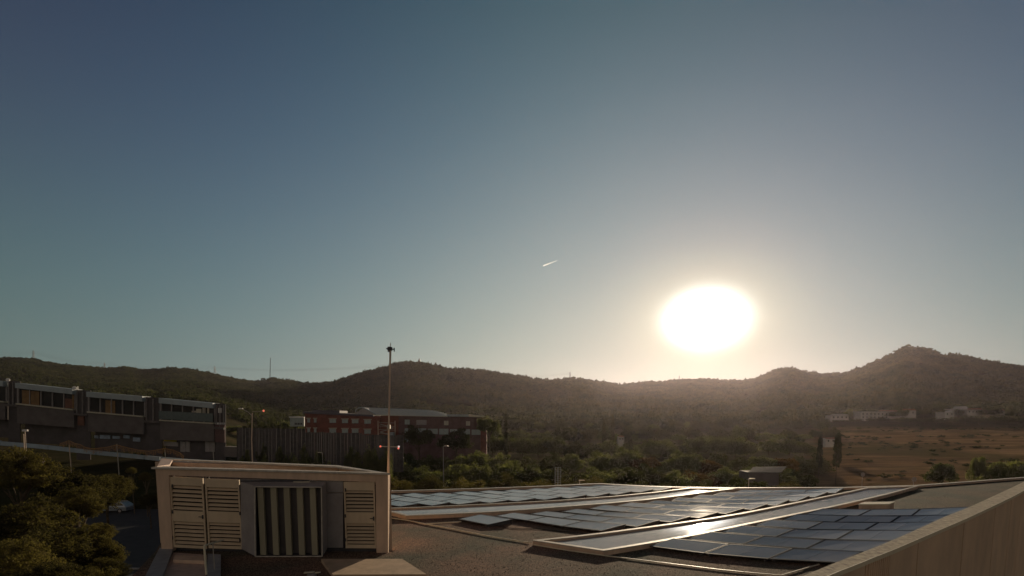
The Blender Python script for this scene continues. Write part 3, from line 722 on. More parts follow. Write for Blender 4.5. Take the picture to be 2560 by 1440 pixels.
# front wall pieces around the openings
def wallq(pts, d0, d1, name, m_):
    p = [F(*q) for q in pts]   # order: bl, br, tr, tl
    mb = MB(); mb.hexa([(p[0].x, YF + d0, p[0].z), (p[1].x, YF + d0, p[1].z), (p[1].x, YF + d1, p[1].z), (p[0].x, YF + d1, p[0].z)],
                       [(p[3].x, YF + d0, p[3].z), (p[2].x, YF + d0, p[2].z), (p[2].x, YF + d1, p[2].z), (p[3].x, YF + d1, p[3].z)])
    return mb.build(name, m_, shed)
wallq([(404,1378),(432,1378),(422,1188),(390,1172)], 0, .3, 'pillar', M['render'])
wallq([(941,1384),(970,1384),(970,1187),(939,1186.2)], 0, .3, 'pillar', M['render'])
wallq([(422,1188.5),(939,1205),(939,1186),(390,1171.8)], 0, .3, 'lintel', M['render'])
# side and back walls
mb = MB()
bl = Vector((TL.x, YF + .3, 0)); br = Vector((TR.x, YF + .3, 0)); L2 = bl + backd; R2 = br + Vector((-2.2, 2.6, 0))
def wv(a, b, th, zA, zB):
    d = (b - a).normalized(); n_ = Vector((-d.y, d.x, 0)) * th
    mb.hexa([(*v.xy, -.5) for v in (a, b, b + n_, a + n_)], [(a.x, a.y, zA), (b.x, b.y, zB), (b.x + n_.x, b.y + n_.y, zB), (a.x + n_.x, a.y + n_.y, zA)])
wv(L2, bl + Vector((0.02, .01, 0)), .25, topz(L2.x) * 1 - .0, TL.z - .01); wv(br + Vector((0, .01, 0)), R2, .25, TR.z - .01, TR.z - .01); wv(R2, L2, .25, TR.z - .01, TL.z - .01)
mb.build('wall', M['render'], shed)
# flat roof inside the coping
mb = MB(); zi = .38
mb.add([(bl.x + .1, bl.y, TL.z - zi), (br.x - .1, br.y, TR.z - zi), (R2.x - .1, R2.y - .1, TR.z - zi), (L2.x + .2, L2.y - .1, TL.z - zi)], [(0, 1, 2, 3)])
mb.build('roof_deck', M['gravel'], shed)
# coping ring: outer/inner corners from the photograph's rim
def rim(px, py): return (px, py)
zc = .055
def cop(p_outer, p_inner, name, m_, lift=0.0):
    mb = MB(); o0, o1 = p_outer; i0, i1 = p_inner
    mb.hexa([(v.x, v.y, v.z - zc) for v in (o0, o1, i1, i0)], [(v.x, v.y, v.z + lift) for v in (o0, o1, i1, i0)]); return mb.build(name, m_, shed)
FLc = Vector((TL.x - .06, YF - .06, TL.z + zc)); FRc = Vector((TR.x + .06, YF - .06, TR.z + zc))
FLi = Vector((TL.x + .15, YF + .26, TL.z + zc)); FRi = Vector((TR.x - .45, YF + .26, TR.z + zc))
def topat(px, py, z): return atz(px, py, z)
BLo = topat(404, 1146, TL.z + zc); BRo = topat(846, 1163, TR.z + zc); BLi = topat(430, 1148.4, TL.z + zc); BRi = topat(838, 1166, TR.z + zc)
for fa, fb in ((0, .262), (.2635, .528), (.5295, .79), (.7915, 1.0)):
    cop((FLc.lerp(FRc, fa), FLc.lerp(FRc, fb)), (FLi.lerp(FRi, fa), FLi.lerp(FRi, fb)), 'coping', M['coping'])
cop((FRc + Vector((0, 0, .002)), BRo), (FRi, BRi), 'coping', M['coping'])
cop((BRo + Vector((0, 0, -.002)), BLo), (BRi, BLi), 'coping', M['coping'])
FLi2 = topat(424, 1161, TL.z + zc); BLi2 = topat(431, 1149.5, TL.z + zc)
cop((BLo + Vector((0, 0, .003)), FLc + Vector((0, .3, .003))), (BLi2, FLi2), 'corner_cap', M['pinkcop'])
# louvred doors
def louvre_door(px0, px1, ytop, ybot, g1, g2, skew, lab):
    """g1, g2: rows (y0, y1) of the two louvre fields, measured at px0; skew: rows drop towards px1"""
    fx0 = F(px0, 1300).x; fx1 = F(px1, 1300).x
    z = lambda py: F(px0, py).z
    zs = lambda py: F(px1, py + skew).z
    x0, x1 = fx0, fx1; fr = .045
    def blk(xa, xb, pya, pyb, d0, d1, mb, m_=None):
        fa = (xa - x0) / (x1 - x0); fb = (xb - x0) / (x1 - x0)
        zt_a = z(pya) + (zs(pya) - z(pya)) * fa; zt_b = z(pya) + (zs(pya) - z(pya)) * fb
        zb_a = z(pyb) + (zs(pyb) - z(pyb)) * fa; zb_b = z(pyb) + (zs(pyb) - z(pyb)) * fb
        mb.hexa([(xa, YF + d0, zb_a), (xb, YF + d0, zb_b), (xb, YF + d1, zb_b), (xa, YF + d1, zb_a)], [(xa, YF + d0, zt_a), (xb, YF + d0, zt_b), (xb, YF + d1, zt_b), (xa, YF + d1, zt_a)])
    d = bpy.data.objects.new('louvre_door', None); COL.objects.link(d); d.parent = shed; ORIG[d] = ORIG[shed]; d['label'] = lab
    mb = MB()
    blk(x0, x0 + fr, ytop, ybot, .03, .09, mb); blk(x1 - fr, x1, ytop, ybot, .03, .09, mb)
    blk(x0 + fr, x1 - fr, ytop, g1[0], .035, .085, mb); blk(x0 + fr, x1 - fr, g1[1], g2[0], .035, .085, mb); blk(x0 + fr, x1 - fr, g2[1], ybot, .035, .085, mb)
    mb.build('leaf', M['louvre'], d)
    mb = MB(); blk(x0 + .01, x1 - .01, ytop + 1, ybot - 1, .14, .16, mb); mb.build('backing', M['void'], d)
    for (ya, yb) in (g1, g2):
        n = 6
        for i in range(n):
            a = ya + (yb - ya) * (i + .15) / n; b = ya + (yb - ya) * (i + .72) / n
            # tilted slat: top edge set back, bottom edge forward
            xa, xb = x0 + fr, x1 - fr; za, zb, za2, zb2 = z(a), z(b), zs(a), zs(b)
            mb = MB(); th = .012
            mb.hexa([(xa, YF + .035, zb), (xb, YF + .035, zb2), (xb, YF + .035 + th, zb2 - .0), (xa, YF + .035 + th, zb)],
                    [(xa, YF + .115, za), (xb, YF + .115, za2), (xb, YF + .115 + th, za2), (xa, YF + .115 + th, za)])
            mb.build('slat', M['louvre'], d)
    return d
louvre_door(428, 511, 1192, 1369, (1212, 1276), (1303, 1362), 4.0, 'left louvred door leaf')
louvre_door(516, 601, 1197, 1371, (1218, 1278), (1306, 1364), 3.0, 'middle louvred door leaf')
louvre_door(861, 938, 1205, 1371, (1226.5, 1281), (1309, 1362), 0.5, 'narrow louvred door at the right end')
# lever handles, hinges and a conduit run on the doors
for px, pys in ((506, (1292,)), (934, (1296,))):
    for py in pys:
        p = F(px, py); mb = MB(); mb.box(p.x - .02, p.x + .015, YF + .005, YF + .034, p.z - .07, p.z + .05); mb.bar((p.x, YF - .01, p.z), (p.x - .11, YF - .01, p.z), .022); mb.build('handle', M['darkmetal'], shed)
for px, pys in ((430, (1215, 1280, 1345)), (599, (1222, 1284, 1350)), (863, (1225, 1290, 1350))):
    for py in pys:
        p = F(px, py); mb = MB(); mb.box(p.x - .018, p.x + .018, YF + .01, YF + .034, p.z - .05, p.z + .05); mb.build('hinge', M['darkmetal'], shed)
# dark recess plinth and infill
wallq([(432,1380),(941,1386),(941,1372),(432,1370)], .18, .3, 'plinth', M['darkmetal'])
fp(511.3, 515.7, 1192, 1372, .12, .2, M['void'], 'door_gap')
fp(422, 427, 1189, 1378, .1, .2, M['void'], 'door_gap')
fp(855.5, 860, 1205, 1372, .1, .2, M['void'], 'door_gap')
fp(775, 855, 1203, 1232.5, .10, .14, M['greymetal'], 'infill_panel'); fp(775, 855, 1234, 1371, .10, .14, M['greymetal'], 'infill_panel')
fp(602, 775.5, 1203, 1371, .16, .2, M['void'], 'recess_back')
fp(601.5, 775, 1200, 1207, -.02, .1, M['darkmetal'], 'head_rail'); fp(735, 775, 1203.5, 1210.5, -.06, -.022, M['conduit'], 'head_trim')  # pale strip paints the lit stretch of the head rail
# projecting hood: splayed left cheek, frame and baffles
hd = -.55
def FH(px, py): return aty(px, py, YF + hd)
A0, A1 = F(604, 1372), F(601, 1206); B0_, B1_ = FH(639, 1391), FH(637, 1216.5)
mb = MB(); off = Vector((.02, .02, 0))
mb.hexa([A0, B0_, B0_ + off, A0 + off], [A1, B1_, B1_ + off, A1 + off]); mb.build('hood_cheek', M['greymetal'], shed)
C0, C1 = FH(806, 1390.5), FH(804, 1218); D0, D1 = F(806 + 12, 1372), F(804 + 12, 1206)
mb = MB(); mb.hexa([C0, D0, D0 + Vector((-.02, 0, 0)), C0 + Vector((-.02, .0, 0))], [C1, D1, D1 + Vector((-.02, 0, 0)), C1 + Vector((-.02, 0, 0))]); mb.build('hood_cheek', M['greymetal'], shed)
mb = MB(); mb.hexa([A1, B1_, C1, D1], [v + Vector((0, 0, .02)) for v in (A1, B1_, C1, D1)]); mb.build('hood_top', M['greymetal'], shed)
mb = MB(); mb.hexa([v - Vector((0, 0, .02)) for v in (A0, B0_, C0, D0)], [A0, B0_, C0, D0]); mb.build('hood_floor', M['darkmetal'], shed)
mb = MB()
for p, q_ in ((B0_, B1_), (C0, C1), (B1_, C1), (B0_, C0)): mb.bar(p + Vector((0, -.012, 0)), q_ + Vector((0, -.012, 0)), .03)
mb.build('hood_frame', M['coping'], shed)
mb = MB(); x0 = B0_.x + .03; x1 = C0.x - .03; zb = B0_.z + .03; zt_ = C1.z - .02
mb.box(x0, x1, YF + hd + .24, YF + hd + .26, zb, zt_); mb.build('hood_back', M['stone'], shed)
n = 5; bw = (x1 - x0) / n
for i in range(n):
    cxb = x0 + bw * (i + .5) - .02; wb = bw * .46
    mb = MB()
    mb.hexa([(cxb - wb / 2, YF + hd + .07, zb), (cxb + wb / 2, YF + hd + .05, zb), (cxb + wb / 2, YF + hd + .14, zb), (cxb - wb / 2, YF + hd + .16, zb)],
            [(cxb - wb / 2, YF + hd + .07, zt_), (cxb + wb / 2, YF + hd + .05, zt_), (cxb + wb / 2, YF + hd + .14, zt_), (cxb - wb / 2, YF + hd + .16, zt_)])
    mb.build('baffle', M['baffle'], shed)

# stair well with pale coped walls and a handrail
sw = empty('stair_well', tuple(atz(470, 1425, 0)), 'sunken stair well with two pale coped side walls left of the plant room', 'stair well')
def wz(pts, zt, name, th=.5, m_=M['concrete']):
    q = [atz(px, py, zt) for px, py in pts]; mb = MB(); mb.hexa([(v.x, v.y, zt - th) for v in q], [(v.x, v.y, zt) for v in q]); return mb.build(name, m_, sw)
wz([(352,1462),(398,1462),(433,1371),(399,1369)], .12, 'side_wall', .8); wz([(516,1462),(551,1462),(552,1386),(519,1384)], .12, 'side_wall', .6)
wz([(400.5,1455),(515,1455),(517,1387),(434,1381)], .035, 'well_floor', .03, M['pinkcop'])
wz([(433,1399),(516,1402),(517,1391),(437,1388)], .14, 'step', .1, M['render'])
hr = empty('handrail', tuple(atz(512, 1420, .12)), 'short bent handrail on a post over the stair well', 'handrail')
mb = MB(); pb = atz(516, 1436, .12); pt = aty(510.5, 1364, pb.y)
mb.tube([pb, pt], .028, 8); mb.build('post', M['conduit'], hr)
pe = aty(559, 1349.5, pb.y + 1.2); mb = MB(); mb.tube([pt, pe], .022, 8); mb.build('rail', M['conduit'], hr)
mid = pt.lerp(pe, .42); mb = MB(); mb.tube([mid, Vector((mid.x + .01, mid.y, .13))], .014, 6); mb.build('strut', M['pole'], hr)

# hatch slab and a small vent cap
hs = [atz(px, py, .10) for px, py in [(832,1436.5),(1066,1435.5),(1005,1397),(803,1397)]]
mb = MB(); mb.hexa([(v.x, v.y, 0) for v in hs], [(v.x, v.y, .10) for v in hs]); o = mb.build('roof_hatch', M['hatch'], loc=tuple(hs[0])); tag(o, 'flat tan slab cover lying on gravel in front of the plant room', 'roof slab')
vp = empty('vent_cap', tuple(atz(782, 1440, 0)), 'small pale broken vent cap at the bottom edge of roof', 'vent cap')
c = atz(780, 1441, 0); mb = MB(); mb.tube([c, c + Vector((0, 0, .08))], .12, 8); mb.build('pipe', M['greymetal'], vp)
mb = MB(); mb.bar(c + Vector((-.2, 0, .10)), c + Vector((.05, .02, .115)), .10, .02); mb.bar(c + Vector((.08, .04, .09)), c + Vector((.22, -.04, .12)), .05, .03); mb.build('cap', M['conduit'], vp)

# ------------------------------------------------------------------ mast behind the plant room
mast = empty('antenna_mast', tuple(atz(970, 1215, 0)), 'tall thin mast with red and white lamps on its crossbar behind the plant room', 'mast')
my = 19.2
def Mp(px, py, dy=0): return aty(px, py, my + dy)
bx = Mp(969, 1190); top = Mp(976.5, 857)
axis = lambda py: Mp(969.5 + (976.2 - 969.5) * (1180 - py) / (1180 - 860), py)
mb = MB(); b0 = axis(1180); mb.tube([Vector((b0.x, b0.y, 0)), axis(1060)], .035, 8); mb.tube([axis(1060), axis(930)], .030, 8); mb.tube([axis(930), axis(876)], .034, 8); mb.tube([axis(876), axis(857)], .012, 6); mb.build('pole', M['polepale'], mast)
mb = MB(); mb.tube([axis(1118), Vector((b0.x - .09, b0.y + .05, 1.0)), Vector((b0.x - .14, b0.y + .06, 0))], .018, 6); mb.build('stay', M['polepale'], mast)
mb = MB(); p = axis(873); mb.bar(p + Vector((-.11, 0, 0)), p + Vector((.14, 0, 0)), .03); mb.tube([p + Vector((-.05, 0, -.09)), p + Vector((-.05, 0, .08))], .045, 8); mb.tube([p + Vector((.03, 0, -.05)), p + Vector((.03, 0, .07))], .04, 8)
mb.tube([p + Vector((.13, 0, -.08)), p + Vector((.13, 0, .05))], .018, 6); mb.sphere(p + Vector((-.11, 0, .02)), .03, 6, 4); mb.build('weather_sensor', M['darkmetal'], mast)
mb = MB(); mb.bar(Mp(951, 1116), Mp(997, 1117.5), .022); mb.build('crossbar', M['pole'], mast)
for (px, py, m_) in ((951, 1116, 'redlamp'), (997, 1116.6, 'pinklamp'), (996, 1121, 'redlamp')):
    mb = MB(); mb.sphere(Mp(px, py, -.03), .034, 8, 6); mb.build('lamp', M[m_], mast)
mb = MB()
for zz in (1067,): p = axis(zz); mb.bar(p + Vector((-.05, 0, 0)), p + Vector((.05, 0, 0)), .09, .14)
mb.build('junction_box', M['pole'], mast)

# ------------------------------------------------------------------ foliage
def crown_mesh(name, n_leaf, leaf, shape='round', seed=0, clump=0.30, m_=None, flat=1.0, clumps=60):
    """unit crown: radius about 1, centre at origin, z from -flat to flat; leaf cards gathered in clumps"""
    r = np.random.RandomState(seed)
    u = r.normal(size=(clumps, 3)); u /= np.linalg.norm(u, axis=1)[:, None]
    rad = 0.42 + 0.52 * r.rand(clumps) ** 0.7
    if shape == 'round':
        c = u * rad[:, None]; c[:, 2] = np.where(c[:, 2] < -0.3, c[:, 2] * .6, c[:, 2]); bulge = 1 + .22 * np.sin(u[:, 0] * 3 + seed) * np.cos(u[:, 1] * 4 + seed); c *= bulge[:, None]
        c[:, 2] *= flat
    elif shape == 'pine':
        c = u * rad[:, None]; c[:, 2] = np.abs(c[:, 2]) * .75 - .25
    elif shape == 'cypress':
        h = r.rand(clumps) * 2 - 1; w_ = np.clip(0.30 * np.sqrt(np.clip(1 - ((h + .35) / 1.35) ** 2, 0.02, 1)), .05, 1); a = r.rand(clumps) * 6.28
        c = np.stack([np.cos(a) * w_ * .6, np.sin(a) * w_ * .6, h], 1)
    elif shape == 'bush':
        c = u * rad[:, None]; c[:, 2] = np.abs(c[:, 2]) * .9 - .3
    k = r.randint(0, clumps, n_leaf); cs = clump * (0.5 + 0.8 * r.rand(clumps))
    d = r.normal(size=(n_leaf, 3)); d /= np.linalg.norm(d, axis=1)[:, None]; d *= (r.rand(n_leaf, 1) ** 0.45)
    if shape == 'cypress': d *= np.array([.5, .5, 1.2])
    p = c[k] + d * cs[k][:, None] * np.array([1, 1, .75])
    a = r.normal(size=(n_leaf, 3)); a /= np.linalg.norm(a, axis=1)[:, None]; b = np.cross(a, r.normal(size=(n_leaf, 3))); b /= np.linalg.norm(b, axis=1)[:, None]
    s = leaf * (0.6 + 0.8 * r.rand(n_leaf, 1))
    vs = np.stack([p - a * s, p + b * s * .55, p + a * s, p - b * s * .55], 1).reshape(-1, 3)
    me = bpy.data.meshes.new(name); nf = n_leaf
    me.vertices.add(nf * 4); me.vertices.foreach_set('co', vs.astype(np.float32).ravel())
    me.loops.add(nf * 4); me.loops.foreach_set('vertex_index', np.arange(nf * 4, dtype=np.int32))
    me.polygons.add(nf); me.polygons.foreach_set('loop_start', np.arange(0, nf * 4, 4, dtype=np.int32)); me.polygons.foreach_set('loop_total', np.full(nf, 4, dtype=np.int32))
    me.update(); me.validate()
    me.materials.append(m_); return me
LM = dict(
    near=leafmat('broad_leaf', (0.045, 0.040, 0.026), (0.145, 0.118, 0.052), 0.32, 0.6),
    mid=leafmat('mid_leaf', (0.070, 0.076, 0.046), (0.17, 0.17, 0.085), 0.38, 0.25),
    dark=leafmat('dark_leaf', (0.035, 0.040, 0.024), (0.085, 0.080, 0.042), 0.3, 0.2),
    far=leafmat('far_leaf', (0.030, 0.038, 0.026), (0.090, 0.090, 0.048), 0.25, 0.009),
    dryleaf=leafmat('dry_leaf', (0.05, 0.035, 0.018), (0.13, 0.075, 0.03), 0.35, 0.3))
CM = {}
for i in range(3): CM['near%d' % i] = crown_mesh('crown_near', 34000, .024, 'round', 10 + i, .19, LM['near'], .85, 210)
for i in range(4): CM['mid%d' % i] = crown_mesh('crown_mid', 7000, .055, 'round', 20 + i, .30, LM['mid'], .85, 70)
for i in range(2): CM['dark%d' % i] = crown_mesh('crown_dark', 5000, .06, 'round', 30 + i, .30, LM['dark'], .9, 50)
for i in range(2): CM['dry%d' % i] = crown_mesh('crown_dry', 5000, .055, 'bush', 40 + i, .30, LM['dryleaf'], .9, 50)
CM['cypress0'] = crown_mesh('crown_cypress', 4500, .05, 'cypress', 50, .18, LM['dark'], 1, 70)
CM['pine0'] = crown_mesh('crown_pine', 4500, .06, 'pine', 51, .30, LM['dark'], 1, 40)
CM['pine1'] = crown_mesh('crown_pine', 4500, .06, 'pine', 52, .30, LM['mid'], 1, 40)
CM['bush0'] = crown_mesh('crown_bush', 4000, .06, 'bush', 53, .3, LM['mid'], 1, 40)
def trunk_mesh(name, seed, limbs=5):
    r = random.Random(seed); mb = MB()
    # unit: height 1 (ground to crown centre), tapered with limbs into the crown
    mb.tube([(0, 0, 0), (.01, .015, .35), (-.01, .02, .7), (0, 0, 1.0)], .045, 7, .02)
    for k in range(limbs):
        a = 6.28 * k / limbs + r.random(); h = .45 + .3 * r.random(); L = .30 + .2 * r.random()
        mb.tube([(0, 0, h), (math.cos(a) * L * .5, math.sin(a) * L * .5, h + L * .5), (math.cos(a) * L, math.sin(a) * L, h + L * .9)], .02, 5, .007)
    me = bpy.data.meshes.new(name); me.from_pydata(mb.v, [], mb.f); me.materials.append(M['bark']); return me
TM = [trunk_mesh('trunk', s) for s in range(4)]
def tree(name, x, y, ztop, rx, kind, label, group, crown_h=None, ry=None, cat='tree', base=None):
    """crown of half width rx whose top is at ztop"""
    g = gz(x, y) if base is None else base
    tot = ztop - g
    hh = crown_h if crown_h else min(rx * .85, tot * .45)   # half height of the crown
    t = empty(name, (x, y, g), label, cat, group)
    c = bpy.data.objects.new('crown', CM[kind]); COL.objects.link(c); c.parent = t
    zc_ = tot - hh * .95
    c.location = (0, 0, zc_); c.scale = (rx, ry or rx, hh); c.rotation_euler = (0, 0, rnd.random() * 6.28)
    k = bpy.data.objects.new('trunk', TM[rnd.randrange(4)]); COL.objects.link(k); k.parent = t
    ks = 1.2 if kind.startswith('cyp') else max(1.5, min(tot * .6, rx * 1.5)); k.scale = (ks, ks, max(.5, zc_)); k.rotation_euler = (0, 0, rnd.random() * 6.28)
    return t
def tree_px(name, px, py_top, y, wpx, kind, label, group, full=False, **kw):
    p = aty(px, py_top, y); rx = wpx / 2 / FPX * y
    if full: kw['crown_h'] = max(rx * .8, (p.z - gz(p.x, y)) * .52)
    return tree(name, p.x, y, p.z, rx, kind, label, group, **kw)

# --- left foreground trees below the roof (px, top py, distance, width px)
NEAR = [(40,1118,46,170,'near0','tall olive green tree at the far left edge, its top level with the net poles'),
 (175,1172,50,190,'near1','broad olive green tree beneath the leftmost floodlight pole'),
 (262,1178,56,120,'near2','small rounded tree just left of the silver car roof'),
 (60,1240,36,240,'near1','large sunlit tree in the middle of the left edge'),
 (190,1215,42,125,'near0','bright edged tree whose branches hang over the silver car'),
 (135,1310,30,230,'near2','spreading tree left of the striped earth terrace'),
 (20,1345,24,230,'near0','dark foreground tree in the lower left corner'),
 (245,1345,31,120,'near1','yellowish tree crown nearest to the striped earth terrace'),
 (215,1415,22,170,'near2','dark tree crown cut by the bottom edge beside the stair well'),
 (120,1400,21,180,'near1','shaded tree crown at the bottom left edge'),
 (268,1392,27,92,'near0','small tree crown at the lower right end of the left tree mass'),
 (236,1302,38,84,'near2','small tree crown just below the silver car')]
for px, py, y, w_, kd, lab in NEAR: tree_px('broadleaf_tree', px, py, y, w_, kd, lab, 'trees below the roof on the left', crown_h=w_ / 2 / FPX * y * .85)
for (px, py, y, w_, lab) in [(328,1168,74,26,'thin sapling left of the plant room top corner'), (362,1180,72,34,'small bush shaped tree against the plant room edge'), (372,1232,64,50,'low tree partly hidden by the plant room wall')]:
    tree_px('young_tree', px, py, y, w_, 'near0', lab, 'young trees beside the plant room')

# --- middle ground trees behind the roof
rr = random.Random(11)
band = []   # (y, py_top centre, px range, width)
def addrow(y, py, px0, px1, step, wj, kinds, jit=8):
    x = px0
    while x < px1:
        band.append((y * (1 + rr.uniform(-.05, .05)), py + rr.uniform(-jit, jit), x + rr.uniform(-8, 8), wj * rr.uniform(.8, 1.3), rr.choice(kinds))); x += step * rr.uniform(.8, 1.2)
addrow(330, 1052, 1225, 2060, 26, 34, ['dark0', 'pine0', 'mid3', 'dark1', 'pine1'], 8)
addrow(240, 1072, 1235, 2080, 32, 42, ['dark1', 'mid2', 'mid0', 'pine1', 'dark0'], 9)
addrow(170, 1098, 1225, 2050, 44, 60, ['mid0', 'mid1', 'dark0', 'mid3'], 10)
addrow(120, 1128, 1010, 1560, 58, 84, ['mid0', 'mid2', 'mid1', 'dark1'], 12)
addrow(120, 1135, 1560, 2050, 56, 80, ['mid3', 'dark0', 'dry0', 'mid1'], 10)
addrow(92, 1162, 985, 1560, 70, 110, ['mid1', 'mid3', 'mid0', 'dark0'], 10)
addrow(92, 1168, 1560, 2030, 66, 100, ['dark0', 'mid2', 'dry1', 'dark1'], 8)
addrow(66, 1186, 990, 1500, 84, 120, ['near0', 'near1', 'near2'], 6)
addrow(70, 1196, 1500, 2010, 80, 100, ['near2', 'dark1', 'near0'], 5)
addrow(210, 1052, 560, 780, 30, 40, ['dark0', 'mid3', 'pine1'], 6)
addrow(82, 1134, 605, 978, 27, 34, ['mid0', 'mid1', 'mid3', 'dry0'], 14)
band.sort(key=lambda b: (-b[0], b[2]))
def numword(n):
    t_ = ['', 'twenty', 'thirty', 'forty', 'fifty']; u_ = ['first', 'second', 'third', 'fourth', 'fifth', 'sixth', 'seventh', 'eighth', 'ninth', 'tenth', 'eleventh', 'twelfth', 'thirteenth', 'fourteenth', 'fifteenth', 'sixteenth', 'seventeenth', 'eighteenth', 'nineteenth']
    if n < 20: return u_[n - 1]
    return t_[n // 10 - 1].replace('ty', 'tieth') if n % 10 == 0 else t_[n // 10 - 1] + ' ' + u_[n % 10 - 1]
rowof = lambda y: 'front line' if y < 80 else 'second line' if y < 105 else 'third line' if y < 145 else 'fourth line' if y < 200 else 'fifth line' if y < 280 else 'rearmost line'
cnt = {}; band.sort(key=lambda b: b[2])
for i, (y, py, px, w_, kd) in enumerate(band):
    col = 'dark' if kd.startswith('dark') or kd == 'pine0' else ('rust tinged' if kd.startswith('dry') else 'green')
    depth = rowof(y); cnt[depth] = cnt.get(depth, 0) + 1
    tree_px('grove_tree', px, py, y, w_, kd, '%s tree, %s from left in the %s of the grove behind the roof' % (col, numword(cnt[depth]), depth), 'trees in the grove behind the roof', full=True)
# conifers and singles picked out in the photograph
for px, py, y, w_, kd, lab in [(1265,1036,150,22,'cypress0','slender dark cypress right of the brick building'), (1532,1044,210,26,'cypress0','taller slim cypress left of the small pale house'),
     (1510,1058,212,22,'cypress0','shorter slim cypress beside a taller one left of the small pale house'), (1572,1078,200,18,'cypress0','short cypress just right of the small pale house'),
     (2052,1095,105,34,'cypress0','left one of two dark conifers at the field edge'), (2096,1088,100,44,'cypress0','right one of two dark conifers at the field edge')]:
    tree_px('cypress', px, py, y, w_ * 1.7, kd, lab, 'cypresses', crown_h=(1200 - py) * .36 / FPX * y)
for px, py, y, w_, lab in [(2530,1128,90,110,'dark round bush at the right edge of the dry field'), (2452,1118,96,44,'small dark bush left of the round one in the dry field'), (2360,1140,98,70,'flat dark bush in the middle of the dry field')]:
    tree_px('field_bush', px, py, y, w_, 'bush0', lab, 'bushes in the dry field', cat='bush', crown_h=(aty(px, py, y).z - gz(aty(px, py, y).x, y)) * .62)
# bushes scattered between pale houses on the right
k = 0
for px in range(2090, 2560, 44):
    tree_px('garden_tree', px + rr.uniform(-8, 8), 1026 + rr.uniform(-6, 6) - (px - 2090) * .012, (372 + rr.uniform(-6, 20)) * float(np.interp(px, [2050, 2150, 2290, 2560], [1, .93, .88, .80])), 26 * rr.uniform(.8, 1.4), rr.choice(['dark0', 'mid1', 'pine0']), 'small dark tree, %s from left between the white houses above the dry field' % numword(1 + (px - 2090) // 44), 'trees between the white houses')
for px in range(2110, 2560, 34):
    tree_px('hedge_tree', px + rr.uniform(-8, 8), 1047 + rr.uniform(-3, 3) - (px - 2090) * .02, (345 + rr.uniform(-6, 6)) * float(np.interp(px, [2050, 2150, 2290, 2560], [1, .93, .86, .78])), 36 * rr.uniform(.8, 1.3), 'dark1', 'low dark tree, %s from left in the hedge along the top of the dry field' % numword(1 + (px - 2110) // 34), 'hedge line above the dry field')
# trees in front of the brick building and of the fence
for px, py, y, w_, kd, lab in [(1045,1062,132,78,'dark0','dark round tree in front of the brick wing, left of two'), (1140,1068,132,84,'dark1','dark round tree in front of the brick wing, right of two'), (1222,1040,136,60,'mid0','green tree at the right end of the brick building')]:
    tree_px('campus_tree', px, py, y, w_, kd, lab, 'trees in front of the brick building')
for px, py, w_, lab in [(615,1120,26,'first'), (655,1105,30,'second'), (700,1112,34,'third'), (765,1108,38,'fourth'), (800,1125,40,'fifth'), (880,1112,40,'sixth'), (925,1108,44,'seventh'), (960,1118,44,'eighth')]:
    tree_px('sapling', px, py, 84, w_, 'mid%d' % (len(lab) % 4), '%s young tree from the left in front of the tall slatted fence' % lab, 'young trees in front of the slatted fence', full=True)

# --- forest on the hills: instanced, nobody could count it
def forest(name, source, n, seed, dmin, dens_fn, smin, smax, tall=None):
    r = np.random.RandomState(seed); pts = []
    a = r.uniform(-R(50), R(50), n); azr = np.interp(np.clip(a, _az[0], _az[-1]), _raz, _rr)
    d = np.sqrt(r.uniform(dmin ** 2, (azr + 40) ** 2)); x = d * np.sin(a); y = d * np.cos(a)
    keep = dens_fn(x, y, a, d) > r.rand(n); x, y, a, d = x[keep], y[keep], a[keep], d[keep]
    z = terrain(x, y); s = r.uniform(smin, smax, len(x)) * (0.8 + .4 * r.rand(len(x)))
    me = bpy.data.meshes.new(name); me.from_pydata(np.stack([x, y, z + s * .55], 1).tolist(), [], [])
    at = me.attributes.new('size', 'FLOAT', 'POINT'); at.data.foreach_set('value', s.astype(np.float32))
    at = me.attributes.new('turn', 'FLOAT', 'POINT'); at.data.foreach_set('value', (r.rand(len(x)) * 6.28).astype(np.float32))
    o = obj_from(name, me); tag(o, kind='stuff')
    ng = bpy.data.node_groups.new(name, 'GeometryNodeTree')
    ng.interface.new_socket('Geometry', in_out='INPUT', socket_type='NodeSocketGeometry'); ng.interface.new_socket('Geometry', in_out='OUTPUT', socket_type='NodeSocketGeometry')
    gi = ng.nodes.new('NodeGroupInput'); go = ng.nodes.new('NodeGroupOutput'); ip = ng.nodes.new('GeometryNodeInstanceOnPoints'); oi = ng.nodes.new('GeometryNodeObjectInfo')
    oi.inputs['Object'].default_value = source; oi.transform_space = 'ORIGINAL'
    na = ng.nodes.new('GeometryNodeInputNamedAttribute'); na.data_type = 'FLOAT'; na.inputs['Name'].default_value = 'size'
    nb = ng.nodes.new('GeometryNodeInputNamedAttribute'); nb.data_type = 'FLOAT'; nb.inputs['Name'].default_value = 'turn'
    cb = ng.nodes.new('ShaderNodeCombineXYZ'); ng.links.new(nb.outputs['Attribute'], cb.inputs[2])
    ng.links.new(gi.outputs[0], ip.inputs['Points']); ng.links.new(oi.outputs['Geometry'], ip.inputs['Instance'])
    ng.links.new(cb.outputs[0], ip.inputs['Rotation']); sv = ng.nodes.new('ShaderNodeVectorMath'); sv.operation = 'SCALE'; sv.inputs[0].default_value = tall or (1, 1, 1); ng.links.new(na.outputs['Attribute'], sv.inputs['Scale']); ng.links.new(sv.outputs[0], ip.inputs['Scale']); ng.links.new(ip.outputs[0], go.inputs[0])
    md = o.modifiers.new('scatter', 'NODES'); md.node_group = ng
    return o
CM['far0'] = crown_mesh('crown_far', 420, .16, 'pine', 60, .38, LM['far'], 1, 16)
